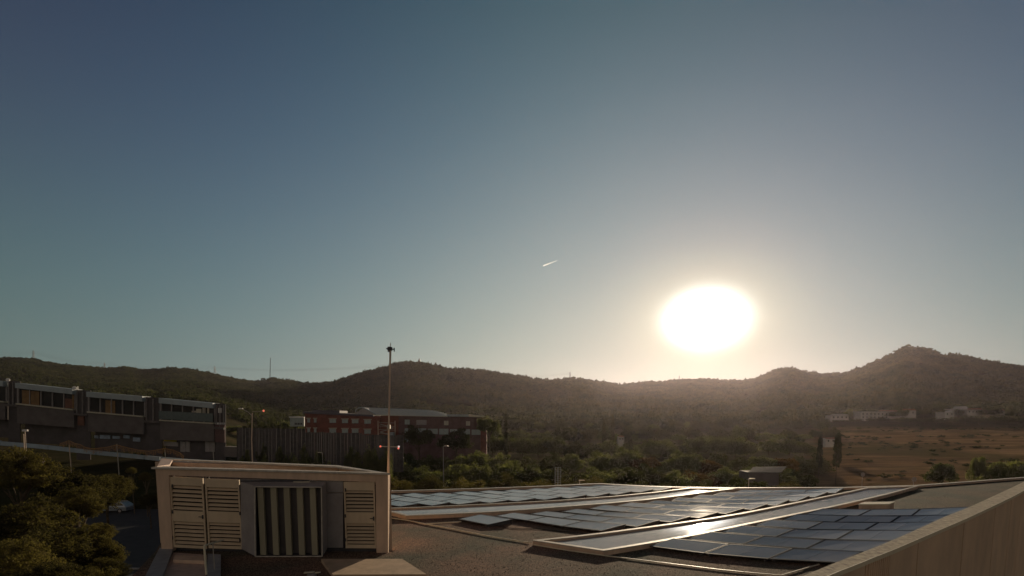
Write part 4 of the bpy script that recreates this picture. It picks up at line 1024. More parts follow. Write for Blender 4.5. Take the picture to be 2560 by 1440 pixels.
CM['far1'] = crown_mesh('crown_far', 420, .16, 'round', 61, .38, LM['far'], 1.0, 16)
fsrc = []
for i, (px, y) in enumerate(((1240, 380), (1700, 390))):
    x = (px - W / 2) / FPX * y; g = gz(x, y)
    t = tree('far_pine', x, y, g + 7, 4.0, 'far%d' % i, ['umbrella shaped pine at the foot of the central hill', 'round dark tree at the foot of the middle slope'][i], None)
    fsrc.append([c for c in t.children if c.name.startswith('crown')][0])
def dens_near(x, y, a, d): return np.where((d < 380) & (a < az_of(1230)) & (y > 165), 1.0, np.where((d > 200) & (d < 400) & (a < az_of(2070)), .55, 0.0))
def azr_(a): return np.interp(np.clip(a, _az[0], _az[-1]), _raz, _rr)
def dens(x, y, a, d):
    v = 0.75 + 0.9 * wob(x, y, 0.02)
    azf = az_of(2100); fieldcut = (a > az_of(2060)) & (d < 440)
    v = np.where(fieldcut, 0, v)
    # sparser strips of dry ground low on the hills
    low = sstep(0, 1, np.abs(wob(x, y, 0.012)) * 4); v = np.where(d < 650, v * (0.55 + .45 * low), v); v = np.where(d > azr_(a) - 30, v * .25, v)
    return np.clip(v, 0.06, 1) * np.where(fieldcut, 0, 1)
forest('pine_forest', fsrc[0], 30000, 1, 400, dens, 2.6, 4.8)
forest('mixed_forest', fsrc[1], 26000, 2, 350, dens, 2.2, 4.6)
forest('scrub_wood', fsrc[1], 2600, 3, 170, dens_near, 2.4, 4.0)
def dens_field(x, y, a, d): return np.where((a > az_of(2100)) & (d < 360), np.clip(.08 + 1.6 * wob(x, y * 3.0, 0.035) + .55 * np.exp(-((d - 235 + 30 * wob(x, y, .02)) / 22) ** 2) + .3 * (d > 330), 0.03, 1), 0.0)
forest('field_scrub', fsrc[1], 60000, 12, 95, dens_field, .25, .8, (1.4, 1.4, .7))
# taller trees crowding the ridge line
def ridge_trees():
    r = np.random.RandomState(9); n = 1500; a = r.uniform(_az[2] - .02, _az[-3], n)
    azr = np.interp(a, _raz, _rr)
    return a, azr + r.uniform(-14, 6, n)
_ra, _rd = ridge_trees()
def dens_ridge(x, y, a, d): return np.where(((a < az_of(2238)) | (a > az_of(2318))) & (np.abs(d - np.interp(a, _raz, _rr)) < 12), 1.0, 0.0)
forest('ridge_pines', fsrc[0], 4200, 5, 950, dens_ridge, 2.6, 5.4, (.50, .50, 1.25))
forest('ridge_broadleaf', fsrc[1], 2200, 6, 950, dens_ridge, 2.6, 5.0, (.55, .55, 1.15))

# ------------------------------------------------------------------ long terraced hall on the left
YB = 100.0
hall = empty('long_hall', tuple(aty(280, 1140, YB)), 'long dark sports hall with three glazed modules and pale roof beams', 'building')
def P(px, py, d=0): return aty(px, py, YB + d)
def slab(pts, d0, d1, name, m_, parent, Y=None):
    """pts: four pixel corners bl, br, tr, tl on the facade plane; d0..d1 depth from that plane"""
    Y = YB if Y is None else Y
    q = [aty(px, py, Y) for px, py in pts]
    mb = MB(); mb.hexa([(q[0].x, Y + d0, q[0].z), (q[1].x, Y + d0, q[1].z), (q[1].x, Y + d1, q[1].z), (q[0].x, Y + d1, q[0].z)], [(q[3].x, Y + d0, q[3].z), (q[2].x, Y + d0, q[2].z), (q[2].x, Y + d1, q[2].z), (q[3].x, Y + d1, q[3].z)])
    return mb.build(name, m_, parent)
def lin_(x, x0, y0, x1, y1): return y0 + (y1 - y0) * (x - x0) / (x1 - x0)
mods = [(-120, 15, 942, 953.5, 990, 1003.5), (45, 187, 957.5, 973, 1008, 1023), (222, 361, 979.5, 991, 1028.5, 1040), (402, 536, 995, 1008, 1049, 1057)]
for mi, (x0, x1, t0, t1, s0, s1) in enumerate(mods):
    T_ = lambda x, o=0: lin_(x, x0, t0, x1, t1) + o
    S_ = lambda x, o=0: lin_(x, x0, s0, x1, s1) + o
    slab([(x0, T_(x0, 13)), (x1, T_(x1, 13)), (x1, T_(x1)), (x0, T_(x0))], -.6, 1.8, 'roof_beam', M['fascia'], hall)
    slab([(x0, S_(x0, 3)), (x1, S_(x1, 3)), (x1, S_(x1, 0)), (x0, S_(x0, 0))], -.5, 1.8, 'sill', M['sillm'], hall)
    slab([(x0, S_(x0)), (x1, S_(x1)), (x1, T_(x1, 13)), (x0, T_(x0, 13))], .25, .3, 'window', M['glassdark'], hall)
    slab([(x0, S_(x0)), (x1, S_(x1)), (x1, T_(x1, 13)), (x0, T_(x0, 13))], 1.5, 1.9, 'rear_wall', M['stone'], hall)
    nb = 5
    for k in range(nb + 1):
        xm = x0 + (x1 - x0) * k / nb
        slab([(xm - .9, S_(xm)), (xm + .9, S_(xm)), (xm + .9, T_(xm, 13)), (xm - .9, T_(xm, 13))], .02, .24, 'mullion', M['greymetal'], hall)
    # spandrel wall under the glazing, then a ground floor set back
    slab([(x0, S_(x0, 50)), (x1, S_(x1, 46)), (x1, S_(x1, 3)), (x0, S_(x0, 3))], -.2, 1.8, 'spandrel', M['stone'], hall)
    slab([(x0, S_(x0, 100)), (x1, S_(x1, 92)), (x1, S_(x1, 46)), (x0, S_(x0, 50))], 1.5, 1.9, 'ground_floor', M['stone2'], hall)
for a, b, c, d, m_ in [(53, 96, 975, 1010, 'curtain'), (160, 178, 996, 1019, 'curtain2'), (178, 183, 986, 1021, 'curtain'), (262, 286, 1000, 1033, 'curtain')]:
    slab([(a, d), (b, d + (b - a) * .09), (b, c + (b - a) * .09), (a, c)], .16, .22, 'blind', M[m_], hall)
for a, b, c, d in [(478, 489, 1027, 1031), (489, 502, 1022, 1033), (505, 512, 1019, 1035), (517, 521, 1019, 1035)]:
    slab([(a, d), (b, d), (b, c), (a, c)], .15, .22, 'blind', M['sillm'], hall)  # pale pieces; the left two paint a bright reflection in the glass
slab([(402, 1047), (536, 1055), (536, 1034), (402, 1027)], -.55, -.5, 'glass_rail', M['tealglass'], hall)
for x0, x1, t, b in [(16, 45, 951, 1140), (187, 222, 974, 1150), (361, 402, 992, 1150), (536, 561, 1008, 1150)]:
    slab([(x0, b), (x1, b), (x1, t + 2), (x0, t)], .4, .55, 'stair_tower', M['stone2'], hall)
    for k in range(3):
        xm = x0 + 3 + (x1 - x0 - 6) * k / 2
        slab([(xm - .6, t + 60), (xm + .6, t + 60), (xm + .6, t + 5), (xm - .6, t + 5)], .1, .38, 'mullion', M['greymetal'], hall)
    slab([(x0, t + 64), (x1, t + 66), (x1, t + 61), (x0, t + 59)], -.3, .39, 'landing', M['stone'], hall)
slab([(193, 1063), (208, 1064), (208, 1041), (193, 1040)], .1, .38, 'rust_panel', M['curtain2'], hall)
for a, b, c, d in [(222, 232, 1089, 1096), (236, 262, 1088, 1097), (268, 286, 1090, 1097), (296, 311, 1088, 1096), (320, 338, 1094, 1104)]:
    slab([(a, d), (b, d + 1), (b, c + 1), (a, c)], 1.3, 1.48, 'poster', M['bluesign'], hall)
slab([(398, 1115), (434, 1117), (434, 1106), (398, 1104)], 1.2, 1.45, 'notice_board', M['greymetal'], hall)
slab([(400, 1104), (430, 1105), (430, 1099), (400, 1098)], 1.15, 1.45, 'yellow_sign', M['yellow'], hall)
for a, b in ((440, 452), (453, 464), (503, 514), (515, 527)):
    slab([(a, 1130), (b, 1131), (b, 1105), (a, 1104)], 1.3, 1.48, 'door', M['greymetal'], hall)
for a, b in ((537, 539), (540.5, 544), (545.5, 548), (549, 551.5), (554.5, 560)):
    slab([(a, 1061), (b, 1061), (b, 1056.5), (a, 1056.5)], .2, .38, 'sign_letter', M['white'], hall)
slab([(544, 1032), (552, 1032), (552, 1020), (544, 1020)], .2, .38, 'window_frame', M['white'], hall)
slab([(536, 1105), (561, 1107), (561, 1062), (536, 1061)], .1, .3, 'brick_pier', M['brick2'], hall)
for (px, py) in ((186, 970), (20, 950)):
    d_ = empty('satellite_dish', tuple(P(px, py + 6)), 'small pale dish on the roof of the %s' % ('second stair tower' if px > 100 else 'leftmost stair tower'), 'satellite dish', 'roof dishes')
    mb = MB(); c = P(px, py); mb.tube([c, c + Vector((.06, -.12, .02))], .32, 10, .30); mb.build('dish', M['white'], d_)
    mb = MB(); mb.tube([c, P(px, py + 7)], .05, 6); mb.build('post', M['pole'], d_)
    if px > 100:
        mb = MB(); mb.bar(P(px + 8, py - 4), P(px + 8, py + 5), .14); mb.build('aerial', M['white'], d_)

# low blue grey barrier, sagging net on posts, lamp poles
YW = 86.0
bar_pts = [(-120,1092),(0,1103.5),(60,1108),(120,1113.5),(180,1120.5),(240,1127),(300,1132.5),(360,1138.5),(400,1142.5),(470,1148),(560,1152)]
bw_ = empty('barrier_wall', tuple(aty(200, 1130, YW)), 'long low blue grey wall in front of the dark hall', 'wall')
for (a, b) in zip(bar_pts, bar_pts[1:]):
    slab([(b[0] and a[0] + .8, a[1] + 10), (b[0] - .8, b[1] + 10), (b[0] - .8, b[1]), (a[0] + .8, a[1])], 0, .3, 'panel', M['barrier'], bw_, Y=YW)
POSTS = [(172, 1101, 1152), (292, 1110, 1200), (412, 1121, 1160), (533, 1126, 1165)]
nets = empty('sports_net', tuple(aty(290, 1150, 84)), 'ragged ochre net sagging between four posts before the hall', 'net')
for px, a, b in POSTS:
    mb = MB(); p0 = aty(px, a, 84); mb.tube([p0, Vector((p0.x, 84, min(gz(p0.x, 84), aty(px, b, 84).z)))], .07, 6); mb.build('post', M['polepale'] if px == 172 else M['pole'], nets)
edge = [(150,1109),(160,1106),(172,1101),(186,1108),(202,1112),(215,1119),(232,1122),(250,1120),(268,1118),(292,1112),(318,1119),(345,1125),(372,1128),(392,1125),(412,1121),(432,1125),(450,1132),(460,1141)]
mb = MB(); r5 = random.Random(4)
pts = [aty(px, py, 83.9) for px, py in edge]; dense = smooth_line(pts, 160)
mb.tube(dense, .045, 5)
for i, p in enumerate(dense[:-1]):
    h = 0.35 + .35 * math.sin(i * .33) ** 2 + .2 * r5.random()
    mb.tube([p, p + Vector((r5.uniform(-.12, .12), 0, -h))], .018, 3, cap=False)
    if i % 2 == 0: mb.tube([p + Vector((0, 0, -h * .4)), dense[i + 1] + Vector((0, 0, -h * .5 - .05))], .02, 3, cap=False)
    if i % 3 == 0: mb.tube([p + Vector((0, 0, -h * .8)), dense[min(i + 3, 159)] + Vector((0, 0, -h * .6 - .1))], .02, 3, cap=False)
mb.build('netting', M['net'], nets)
# floodlight pole at far left, lamp post with red lamp behind the plant room
lp = empty('floodlight_pole', tuple(aty(67, 1182, 70)), 'thin pale double pole with floodlights at the far left', 'floodlight pole')
mb = MB(); mb.tube([aty(67.5, 1182, 70), aty(62, 1078, 70)], .07, 6); mb.tube([aty(62, 1150, 70), aty(59, 1085, 70)], .04, 5); mb.build('pole', M['polepale'], lp)
for px in (59.5, 66):
    mb = MB(); c = aty(px, 1076, 70); mb.box(c.x - .16, c.x + .16, 69.9, 70.1, c.z - .12, c.z + .1); mb.build('lamp_head', M['white'], lp)
mb = MB(); mb.bar(aty(56, 1077.5, 70), aty(70, 1077, 70), .06); mb.build('crossbar', M['pole'], lp)
lp = empty('lamp_post', tuple(aty(630.5, 1160, 70)), 'tall lamp post with two curved arms and red light behind the plant room', 'lamp post')
mb = MB(); b_ = aty(630.5, 1160, 70); mb.tube([Vector((b_.x, 70, gz(b_.x, 70))), aty(629, 1100, 70), aty(631, 1032, 70)], .075, 6); mb.build('pole', M['polepale'], lp)
mb = MB(); mb.tube([aty(631, 1040, 70), aty(620, 1030, 70), aty(603, 1021, 70)], .05, 5); mb.build('arm', M['pole'], lp)
mb = MB(); mb.tube([aty(631, 1029, 70), aty(645, 1029, 70), aty(657, 1027, 70)], .04, 5); mb.build('arm', M['pole'], lp)
mb = MB(); mb.box(*(lambda c: (c.x - .35, c.x + .15, 69.9, 70.1, c.z - .06, c.z + .06))(aty(604, 1021.5, 70))); mb.build('lamp_head', M['white'], lp)
mb = MB(); mb.sphere(aty(659, 1027, 70), .14, 8, 6); mb.build('red_light', M['redlamp'], lp)
# storage box by the hall
cb = empty('container', tuple(aty(578, 1142, 90)), 'plain grey storage container at the right end of the dark hall', 'container')
slab([(561,1142),(594,1143),(594,1119),(561,1118)], 0, 1.5, 'body', M['stone'], cb, Y=90); slab([(560,1119),(595,1120),(595,1117.5),(560,1116.5)], -.1, 1.6, 'lid', M['stone'], cb, Y=90)
# posts standing on the pitch edge
st = empty('drinking_post', tuple(aty(110, 1166, 66)), 'short pale bent post standing above the left trees', 'post')
mb = MB(); mb.tube([aty(110.5, 1170, 66), aty(110, 1155, 66), aty(108, 1148, 66)], .12, 6); mb.tube([aty(108, 1148, 66), aty(106, 1146, 66)], .2, 6, .1); mb.build('stem', M['polepale'], st)

# ------------------------------------------------------------------ tall slatted fence
YFc = 88.0
fn = empty('slatted_fence', tuple(aty(790, 1160, YFc)), 'tall grey vertical slatted screen behind the plant room roof', 'fence')
x = 592.0; k = 0
r6 = random.Random(2)
while x < 1008:
    w_ = r6.choice([5, 7, 9, 11]) ; tp = (1069 if x < 757 else 1077) + (x - 592) * .018 + r6.uniform(-1, 1)
    if x > 900: tp += 4
    slab([(x, 1180), (x + w_, 1180), (x + w_, tp), (x, tp)], 0, .05, 'slat', M['fence'] if r6.random() > .25 else M['stone2'], fn, Y=YFc)
    x += w_ + r6.choice([.25, .4, .7])
slab([(592, 1140), (1008, 1146), (1008, 1144), (592, 1138)], .36, .5, 'rail', M['pole'], fn, Y=YFc)

# ------------------------------------------------------------------ brick school building
YS = 142.0
sc = empty('brick_building', tuple(aty(990, 1120, YS)), 'red brick building with pale curved metal roof and rows of windows', 'building')
def S(pts, d0, d1, name, m_): return slab(pts, d0, d1, name, M[m_], sc, Y=YS)
S([(762,1150),(950,1150),(950,1040),(762,1031)], 0, 12, 'wall', 'brick')
S([(950,1150),(996,1150),(996,1038),(950,1038)], .8, 12, 'wall', 'brick')
S([(996,1150),(1201,1150),(1201,1043),(996,1040)], .2, 12, 'wall', 'brick2')
S([(1201.3,1150),(1216,1148),(1216,1043),(1201.3,1042)], .3, 2, 'wall', 'brick')  # flank in the redder brick; its red light is put into the colour
S([(760,1033.5),(935,1041.5),(935,1037.5),(760,1028.5)], -.5, 12, 'roof', 'roofdark')
S([(762,1031),(840,1032),(840,1026),(775,1025)], 3, 10, 'roof_block', 'roofdark')
# curved pale roof: standing seams
def curved_roof():
    n = 30; mb = MB(); x0, x1 = 905, 1117
    for i in range(n):
        xa = x0 + (x1 - x0) * i / n; xb = x0 + (x1 - x0) * (i + 1) / n - .8
        ta = 1018.2 + (xa - x0) * .041; tb = 1018.2 + (xb - x0) * .041
        la = 1036.5 + (xa - x0) * .02; lb = 1036.5 + (xb - x0) * .02
        sx_ = 34 * (1 - (i / n) * .3)
        hip = max(0, (i - 22) / 8)
        q = [aty(min(xa + sx_ + 0, 1119), la + .5, YS - .6), aty(min(xb + sx_, 1119), lb + .5, YS - .6), aty(xb, tb + hip * hip * 9, YS + 7), aty(xa, ta + hip * hip * 9, YS + 7)]
        own = MB(); own.hexa([v - Vector((0, 0, .15)) for v in q], [v for v in q]); own.build('roof_sheet', M['roofpale'], sc)
curved_roof()
S([(888,1033),(905,1036),(938,1037.5),(905,1018.5)], 1, 7, 'gable', 'greymetal')
mb = MB(); mb.tube([aty(*p_, YS - .5) for p_ in [(889,1030),(890,1024),(896,1020),(905,1018.5),(918,1024),(940,1036)]], .14, 6); mb.build('gable_rim', M['fascia'], sc)
S([(1118,1041),(1172,1042),(1172,1036.5),(1118,1036)], -.4, 8, 'roof', 'fascia'); S([(1172,1042),(1217,1043.5),(1217,1041.5),(1172,1036)], -.5, 8, 'roof', 'roofpale')
S([(1151,1041.2),(1170,1041.6),(1170,1037.2),(1151,1037)], -.6, -.42, 'roof_light', 'tealblind')
def window(x0, x1, y0, y1, lint=True, bl='tealblind', fr=True):
    w_ = bpy.data.objects.new('window', None); COL.objects.link(w_); w_.parent = sc; ORIG[w_] = ORIG[sc]
    slab([(x0, y1), (x1, y1), (x1, y0), (x0, y0)], -.06, .05 if x1 < 996 else .25, 'blind', M[bl], w_, Y=YS)
    slab([(x0 - .8, y1 + .9), (x1 + .8, y1 + .9), (x1 + .8, y1), (x0 - .8, y1)], -.14, .05 if x1 < 996 else .25, 'sill', M['stone'], w_, Y=YS)
    if fr: slab([((x0 + x1) / 2 - .4, y1), ((x0 + x1) / 2 + .4, y1), ((x0 + x1) / 2 + .4, y0), ((x0 + x1) / 2 - .4, y0)], -.12, -.062, 'frame', M['greymetal'], w_, Y=YS)
    if lint: slab([(x0 - 2, y0), (x1 + 2, y0), (x1 + 2, y0 - 2.6), (x0 - 2, y0 - 2.6)], -.2, .05, 'lintel', M['lintel'], w_, Y=YS)
for x0, x1, dy in [(768.5,775,0),(785,791,0),(824,840,1),(855,870,1.5),(880,896,2),(911,927,3)]:
    window(x0, x1, 1047 + dy, 1056 + dy, fr=x1 - x0 > 10); window(x0, x1, 1071 + dy, 1081 + dy, fr=x1 - x0 > 10)
for x0, x1, y0, y1, bl in [(1012,1024,1049,1061,'tealblind'),(1041,1066,1050,1062,'greymetal'),(1110,1121,1052,1063,'sillm'),(1165,1175,1053,1064,'sillm'),
        (1012,1036,1071,1083,'tealblind'),(1040,1065,1071,1085,'tealblind'),(1070,1094,1072,1085,'tealblind'),(1098,1121,1072,1086,'tealblind'),(1125,1145,1073,1080,'tealblind'),(1153,1175,1073,1087,'tealblind'),(1179,1201,1074,1087,'tealblind'),
        (1012,1030,1094,1105,'tealblind'),(1153,1174,1096,1104,'tealblind')]:
    window(x0, x1, y0, y1, lint=False, bl=bl)
# external stair between the wings
est = bpy.data.objects.new('fire_stair', None); COL.objects.link(est); est.parent = sc; ORIG[est] = ORIG[sc]
mb = MB()
for px in (946, 988.5): mb.tube([aty(px, 1150, YS - 2), aty(px - 1, 1052, YS - 2)], .12, 5)
mb.build('post', M['polepale'], est)
mb = MB()
for k in range(6):
    yy = 1056 + k * 9; mb.bar(aty(947, yy, YS - 2), aty(988, yy + 1.5, YS - 2), .1)
for k in range(5): yy = 1060 + k * 10; mb.bar(aty(950 + (k % 2) * 34, yy, YS - 1.5), aty(984 - (k % 2) * 34, yy + 10, YS - 1.5), .14)
mb.build('railing', M['pole'], est)
# grey utility blocks seen right of the mast
S([(980,1150),(990,1150),(990,1080),(980,1080)], -3, -1, 'downpipe_box', 'fascia')
# white annex left of the brick building
an = empty('annex', tuple(aty(742, 1066, 150)), 'small pale greenish white annex left of the brick building', 'annex')
slab([(725,1066),(760,1066),(760,1044),(725,1043)], 0, 6, 'wall', M['tealblind'], an, Y=150); slab([(724,1044),(761,1045),(761,1042.5),(724,1041.5)], -.3, 6.3, 'roof', M['white'], an, Y=150)
for k in range(5): slab([(737 + k * 4, 1062), (739.4 + k * 4, 1062), (739.4 + k * 4, 1057), (737 + k * 4, 1057)], -.08, -.01, 'window', M['glassdark'], an, Y=150)

# ------------------------------------------------------------------ silver car
def car():
    c0 = aty(286, 1280, 62.0); g = gz(c0.x, 62.0)
    # the ground there lies lower; stand the car on it at the bearing and depth where it shows
    y = 62.0
    for _ in range(40):
        p = aty(286, 1280, y); e = p.z - gz(p.x, y)
        if abs(e) < .02: break
        y += e * 1.5
    p = aty(286, 1280, y); g = gz(p.x, y)
    t = empty('parked_car', (p.x, p.y, g), 'silver estate car with roof rails parked under the left trees', 'car')
    ox, oy = p.x, p.y
    L, Wd = 4.5, 1.76
    # side profile, front to the left
    low = [(-2.2,.30),(-2.25,.55),(-2.15,.74),(-1.25,.90),(-.62,1.34),(-.2,1.46),(.7,1.50),(1.6,1.42),(2.1,1.02),(2.22,.8),(2.2,.32)]
    mb = MB(); n = len(low); vs = []
    for sgn in (-1, 1):
        for (x_, z_) in low:
            inset = 0 if z_ < .95 else .20 * min(1, (z_ - .95) / .5)
            vs.append((ox + x_, oy + sgn * (Wd / 2 - inset), g + z_))
    fs = [tuple(range(n)), tuple(range(2 * n - 1, n - 1, -1))] + [(i, n + i, n + (i + 1) % n, (i + 1) % n) for i in range(n)]
    mb.add(vs, fs); mb.build('body', M['carpaint'], t)
    wins = [[(-1.08,.96),(-.12,.98),(-.12,1.38),(-.55,1.30)], [(-.02,.98),(.92,1.0),(.92,1.40),(-.02,1.40)], [(1.02,1.0),(1.85,1.05),(1.5,1.36),(1.02,1.39)]]
    for wq in wins:
        for sgn in (-1,):
            mb = MB(); f = lambda x_, z_, e: (ox + x_, oy + sgn * (Wd / 2 - .20 * max(0, (z_ - .95) / .5) + e), g + z_)
            mb.hexa([f(*a, -.01) for a in wq], [f(*a, .012) for a in wq]); mb.build('side_window', M['glassdark'], t)
    mb = MB(); mb.hexa([(ox - 1.24, oy - .74, g + .93), (ox - .66, oy - .66, g + 1.345), (ox - .66, oy + .66, g + 1.345), (ox - 1.24, oy + .74, g + .93)], [(ox - 1.27, oy - .74, g + .95), (ox - .69, oy - .66, g + 1.365), (ox - .69, oy + .66, g + 1.365), (ox - 1.27, oy + .74, g + .95)]); mb.build('windscreen', M['glassdark'], t)
    for x_ in (-1.38, 1.36):
        for s_ in (-1, 1):
            wh = MB(); a, b = Vector((ox + x_, oy + s_ * .70, g + .32)), Vector((ox + x_, oy + s_ * .90, g + .32)); wh.tube([a, b], .32, 16); wo = wh.build('wheel', M['tyre'], t)
            rm = MB(); rm.tube([b, b + Vector((0, s_ * .012, 0))], .20, 12); ro = rm.build('rim', M['greymetal'], wo); ro.parent = wo
            ro.location = (0, 0, 0)
            for v in ro.data.vertices: v.co = v.co - (ORIG[t] - ORIG[t])
    for s_ in (-1, 1):
        mb = MB(); mb.tube([(ox - .35, oy + s_ * .62, g + 1.47), (ox - .2, oy + s_ * .62, g + 1.54), (ox + 1.3, oy + s_ * .62, g + 1.54), (ox + 1.5, oy + s_ * .62, g + 1.47)], .022, 6); mb.build('roof_rail', M['white'], t)
        mb = MB(); mb.box(ox - 2.24, ox - 2.12, oy + s_ * .6 - .16, oy + s_ * .6 + .16, g + .58, g + .72); mb.build('headlight', M['white'], t)
        mb = MB(); mb.box(ox - .78, ox - .62, oy + s_ * .95 - .09, oy + s_ * .95 + .09, g + .93, g + 1.06); mb.build('wing_mirror', M['carpaint'], t)
    for x_ in (-.07, .97):
        mb = MB(); mb.box(ox + x_ - .008, ox + x_ + .008, oy - Wd / 2 - .006, oy - Wd / 2 + .01, g + .4, g + .95); mb.build('door_gap', M['darkmetal'], t)
    mb = MB(); mb.box(ox + .7, ox + .86, oy - Wd / 2 - .02, oy - Wd / 2 + .01, g + .82, g + .85); mb.build('handle', M['white'], t)
    return t, g, oy
_car, cg, cy_ = car()
# street under the car and ground with added steps imitating shadow stripes
mb = MB(); ys = np.linspace(26, 78, 27)
rowsv = []
for y_ in ys:
    rowsv.append([(x_, y_, gz(x_, y_) + .05) for x_ in np.linspace(-y_ * .80, -y_ * .45, 14)])
for a, b in zip(rowsv, rowsv[1:]):
    for i in range(13): mb.face(a[i], a[i + 1], b[i + 1], b[i])
o = mb.build('road', M['asphalt']); tag(o, kind='structure')
mb = MB(); kpts = [aty(px, py, y_) for px, py, y_ in [(250, 1318, 46), (330, 1318, 46), (395, 1322, 46)]]
mb = MB()
for a, b in zip([-34, -30.5, -27], [-30.52, -27.02, -23.5]): pass
g0 = gz(-30, 47)
mb.box(-37, -24, 46.6, 46.8, g0 + .0, g0 + .17); o = mb.build('kerb', M['concrete']); tag(o, kind='structure')
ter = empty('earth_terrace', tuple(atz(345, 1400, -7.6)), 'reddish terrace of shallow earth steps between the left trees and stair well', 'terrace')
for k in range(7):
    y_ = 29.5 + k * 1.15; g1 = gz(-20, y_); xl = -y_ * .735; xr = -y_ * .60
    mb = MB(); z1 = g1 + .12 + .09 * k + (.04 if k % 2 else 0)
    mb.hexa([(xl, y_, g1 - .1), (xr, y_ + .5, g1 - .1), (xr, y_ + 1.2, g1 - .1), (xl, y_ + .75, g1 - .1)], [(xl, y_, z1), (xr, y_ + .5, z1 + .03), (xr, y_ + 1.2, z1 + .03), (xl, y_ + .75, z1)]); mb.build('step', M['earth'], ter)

FY = lambda px, Y: Y * float(np.interp(px, [2050, 2150, 2290, 2560], [1, .93, .88, .80]))
# ------------------------------------------------------------------ white houses on the right
def house(px0, px1, ytop, ybot, Y, label, roof='tile', storeys=1, rise=5, wins=3):
    h = empty('white_house', tuple(aty((px0 + px1) / 2, ybot, Y)), label, 'house', 'white houses above the dry field')
    dp = 7 if Y > 250 else 2.2
    slab([(px0, ybot + 8), (px1, ybot + 8), (px1, ytop), (px0, ytop)], 0, dp, 'wall', M['house'], h, Y=Y)
    if rise:
        a, b, c, d = aty(px0 - 1.5, ytop + .3, Y - .6), aty(px1 + 1.5, ytop + .3, Y - .6), aty(px1 - 3, ytop - rise, Y + dp / 2), aty(px0 + 3, ytop - rise, Y + dp / 2)
        e, f = aty(px0 - 1.5, ytop + .3, Y + dp + .5), aty(px1 + 1.5, ytop + .3, Y + dp + .5)
        mb = MB(); mb.add([a, b, c, d, e, f], [(0, 1, 2, 3), (3, 2, 5, 4), (0, 3, 4), (1, 5, 2), (0, 4, 5, 1)]); mb.build('roof', M[roof], h)
    else: slab([(px0 - 1, ytop), (px1 + 1, ytop), (px1 + 1, ytop - 1.5), (px0 - 1, ytop - 1.5)], -.4, 7.4, 'roof', M['house'], h, Y=Y)
    for s_ in range(storeys):
        y0 = ytop + 3 + s_ * 8
        for k in range(wins):
            xc_ = px0 + (px1 - px0) * (k + .6) / (wins + .2)
            slab([(xc_ - 1.6, y0 + 4.2), (xc_ + 1.6, y0 + 4.2), (xc_ + 1.6, y0), (xc_ - 1.6, y0)], -.06, .05, 'window', M['glassdark'], h, Y=Y)
    return h
H_ = [(2052,2076,1046,1052,352,'long low white wall house left of the others',0,0,1,2),
      (2078,2122,1038,1050,350,'white two storey villa with pale gable, leftmost of the large ones',3,0,1,4),
      (2152,2222,1030,1046,360,'longest white house with a wide flat roof terrace',0,0,2,7),
      (2196,2245,1029,1044,372,'white house standing behind the longest one',4,1,1,3),
      (2250,2290,1026,1038,380,'small white house right of the longest one',4,1,1,3),
      (2362,2386,1030,1042,372,'small white house left of the one with the broad gable',3,0,1,2),
      (2382,2420,1022,1034,384,'white house with a broad pale gable roof',6,0,1,3),
      (2418,2456,1024,1036,380,'white house with dark openings right of the broad gable',4,1,1,4),
      (2476,2512,1026,1038,385,'rightmost white house with a low roof',3,1,1,3)]
for (a, b, t_, bo, Y, lab, rise, tl, sto, wn) in H_: house(a, b, t_, bo, FY(a, Y), lab, 'tile' if tl else 'house', sto, rise, wn)
for (a, b, t_, bo, Y, lab) in [(1546,1560,1092,1110,190,'small pale house between cypresses behind the grove'), (2064,2090,1097,1110,150,'pale cottage behind the two dark conifers'),
                        (1462,1472,962,970,1200,'tiny white hut high on the middle slope'), (2464,2476,952,959,1150,'tiny white house high on the right hill'), (2425,2440,958,964,1120,'tiny grey house left of the highest white one on the right hill'),
                        (1150+620,1180+605,1046,1050,420,'long pale farmhouse low on the slope below the sun')]:
    g = house(a, b, t_, bo, Y, lab, 'tile', 1, 3, 2)
# long shed roof right of the grove
ls = empty('long_shed', tuple(aty(1918, 1200, 88)), 'long low shed with a dull grey roof at the edge of the grove', 'shed')
q = [aty(1870,1181,86), aty(1953,1181,86), aty(1966,1166,90), aty(1884,1167,90)]
mb = MB(); mb.hexa([v - Vector((0, 0, .12)) for v in q], q); mb.build('roof', M['fence'], ls)
slab([(1874,1215),(1950,1215),(1950,1182),(1874,1182)], .4, 4, 'wall', M['stone'], ls, Y=86)
# street lamps and sign posts beyond the roof
def street_lamp(px, ytop, Y, arm, label):
    t = empty('street_lamp', tuple(aty(px, 1240, Y)), label, 'street lamp', 'street lamps beyond the roof')
    p = aty(px, ytop, Y); ORIG[t] = Vector((p.x, Y, gz(p.x, Y))); t.location = ORIG[t]
    mb = MB(); mb.tube([Vector((p.x, Y, gz(p.x, Y))), p], .07, 6, .045); mb.build('post', M['pole'], t)
    mb = MB(); q_ = aty(px + arm, ytop - 1, Y); mb.bar(p, q_ + Vector((0, 0, .02)), .07); mb.build('arm', M['pole'], t)
    mb = MB(); c = p.lerp(q_, .62); mb.hexa([c + Vector((-.25, -.1, .0)), c + Vector((.28, -.1, .0)), c + Vector((.28, .1, .0)), c + Vector((-.25, .1, .0))], [c + Vector((-.22, -.07, .07)), c + Vector((.25, -.07, .06)), c + Vector((.25, .07, .06)), c + Vector((-.22, .07, .07))]); mb.build('lamp_head', M['conduit'], t)
street_lamp(1872, 1198, 52, 13, 'street lamp with bright flat head just behind the middle array')
street_lamp(1449, 1202, 50, 8, 'short lamp with pale head poking above the far roof corner')
street_lamp(1108, 1116, 76, 12, 'grey lamp post with a side arm among the grove left of centre')
street_lamp(806, 1132, 80, -12, 'lamp post with bent arm in front of the slatted fence')
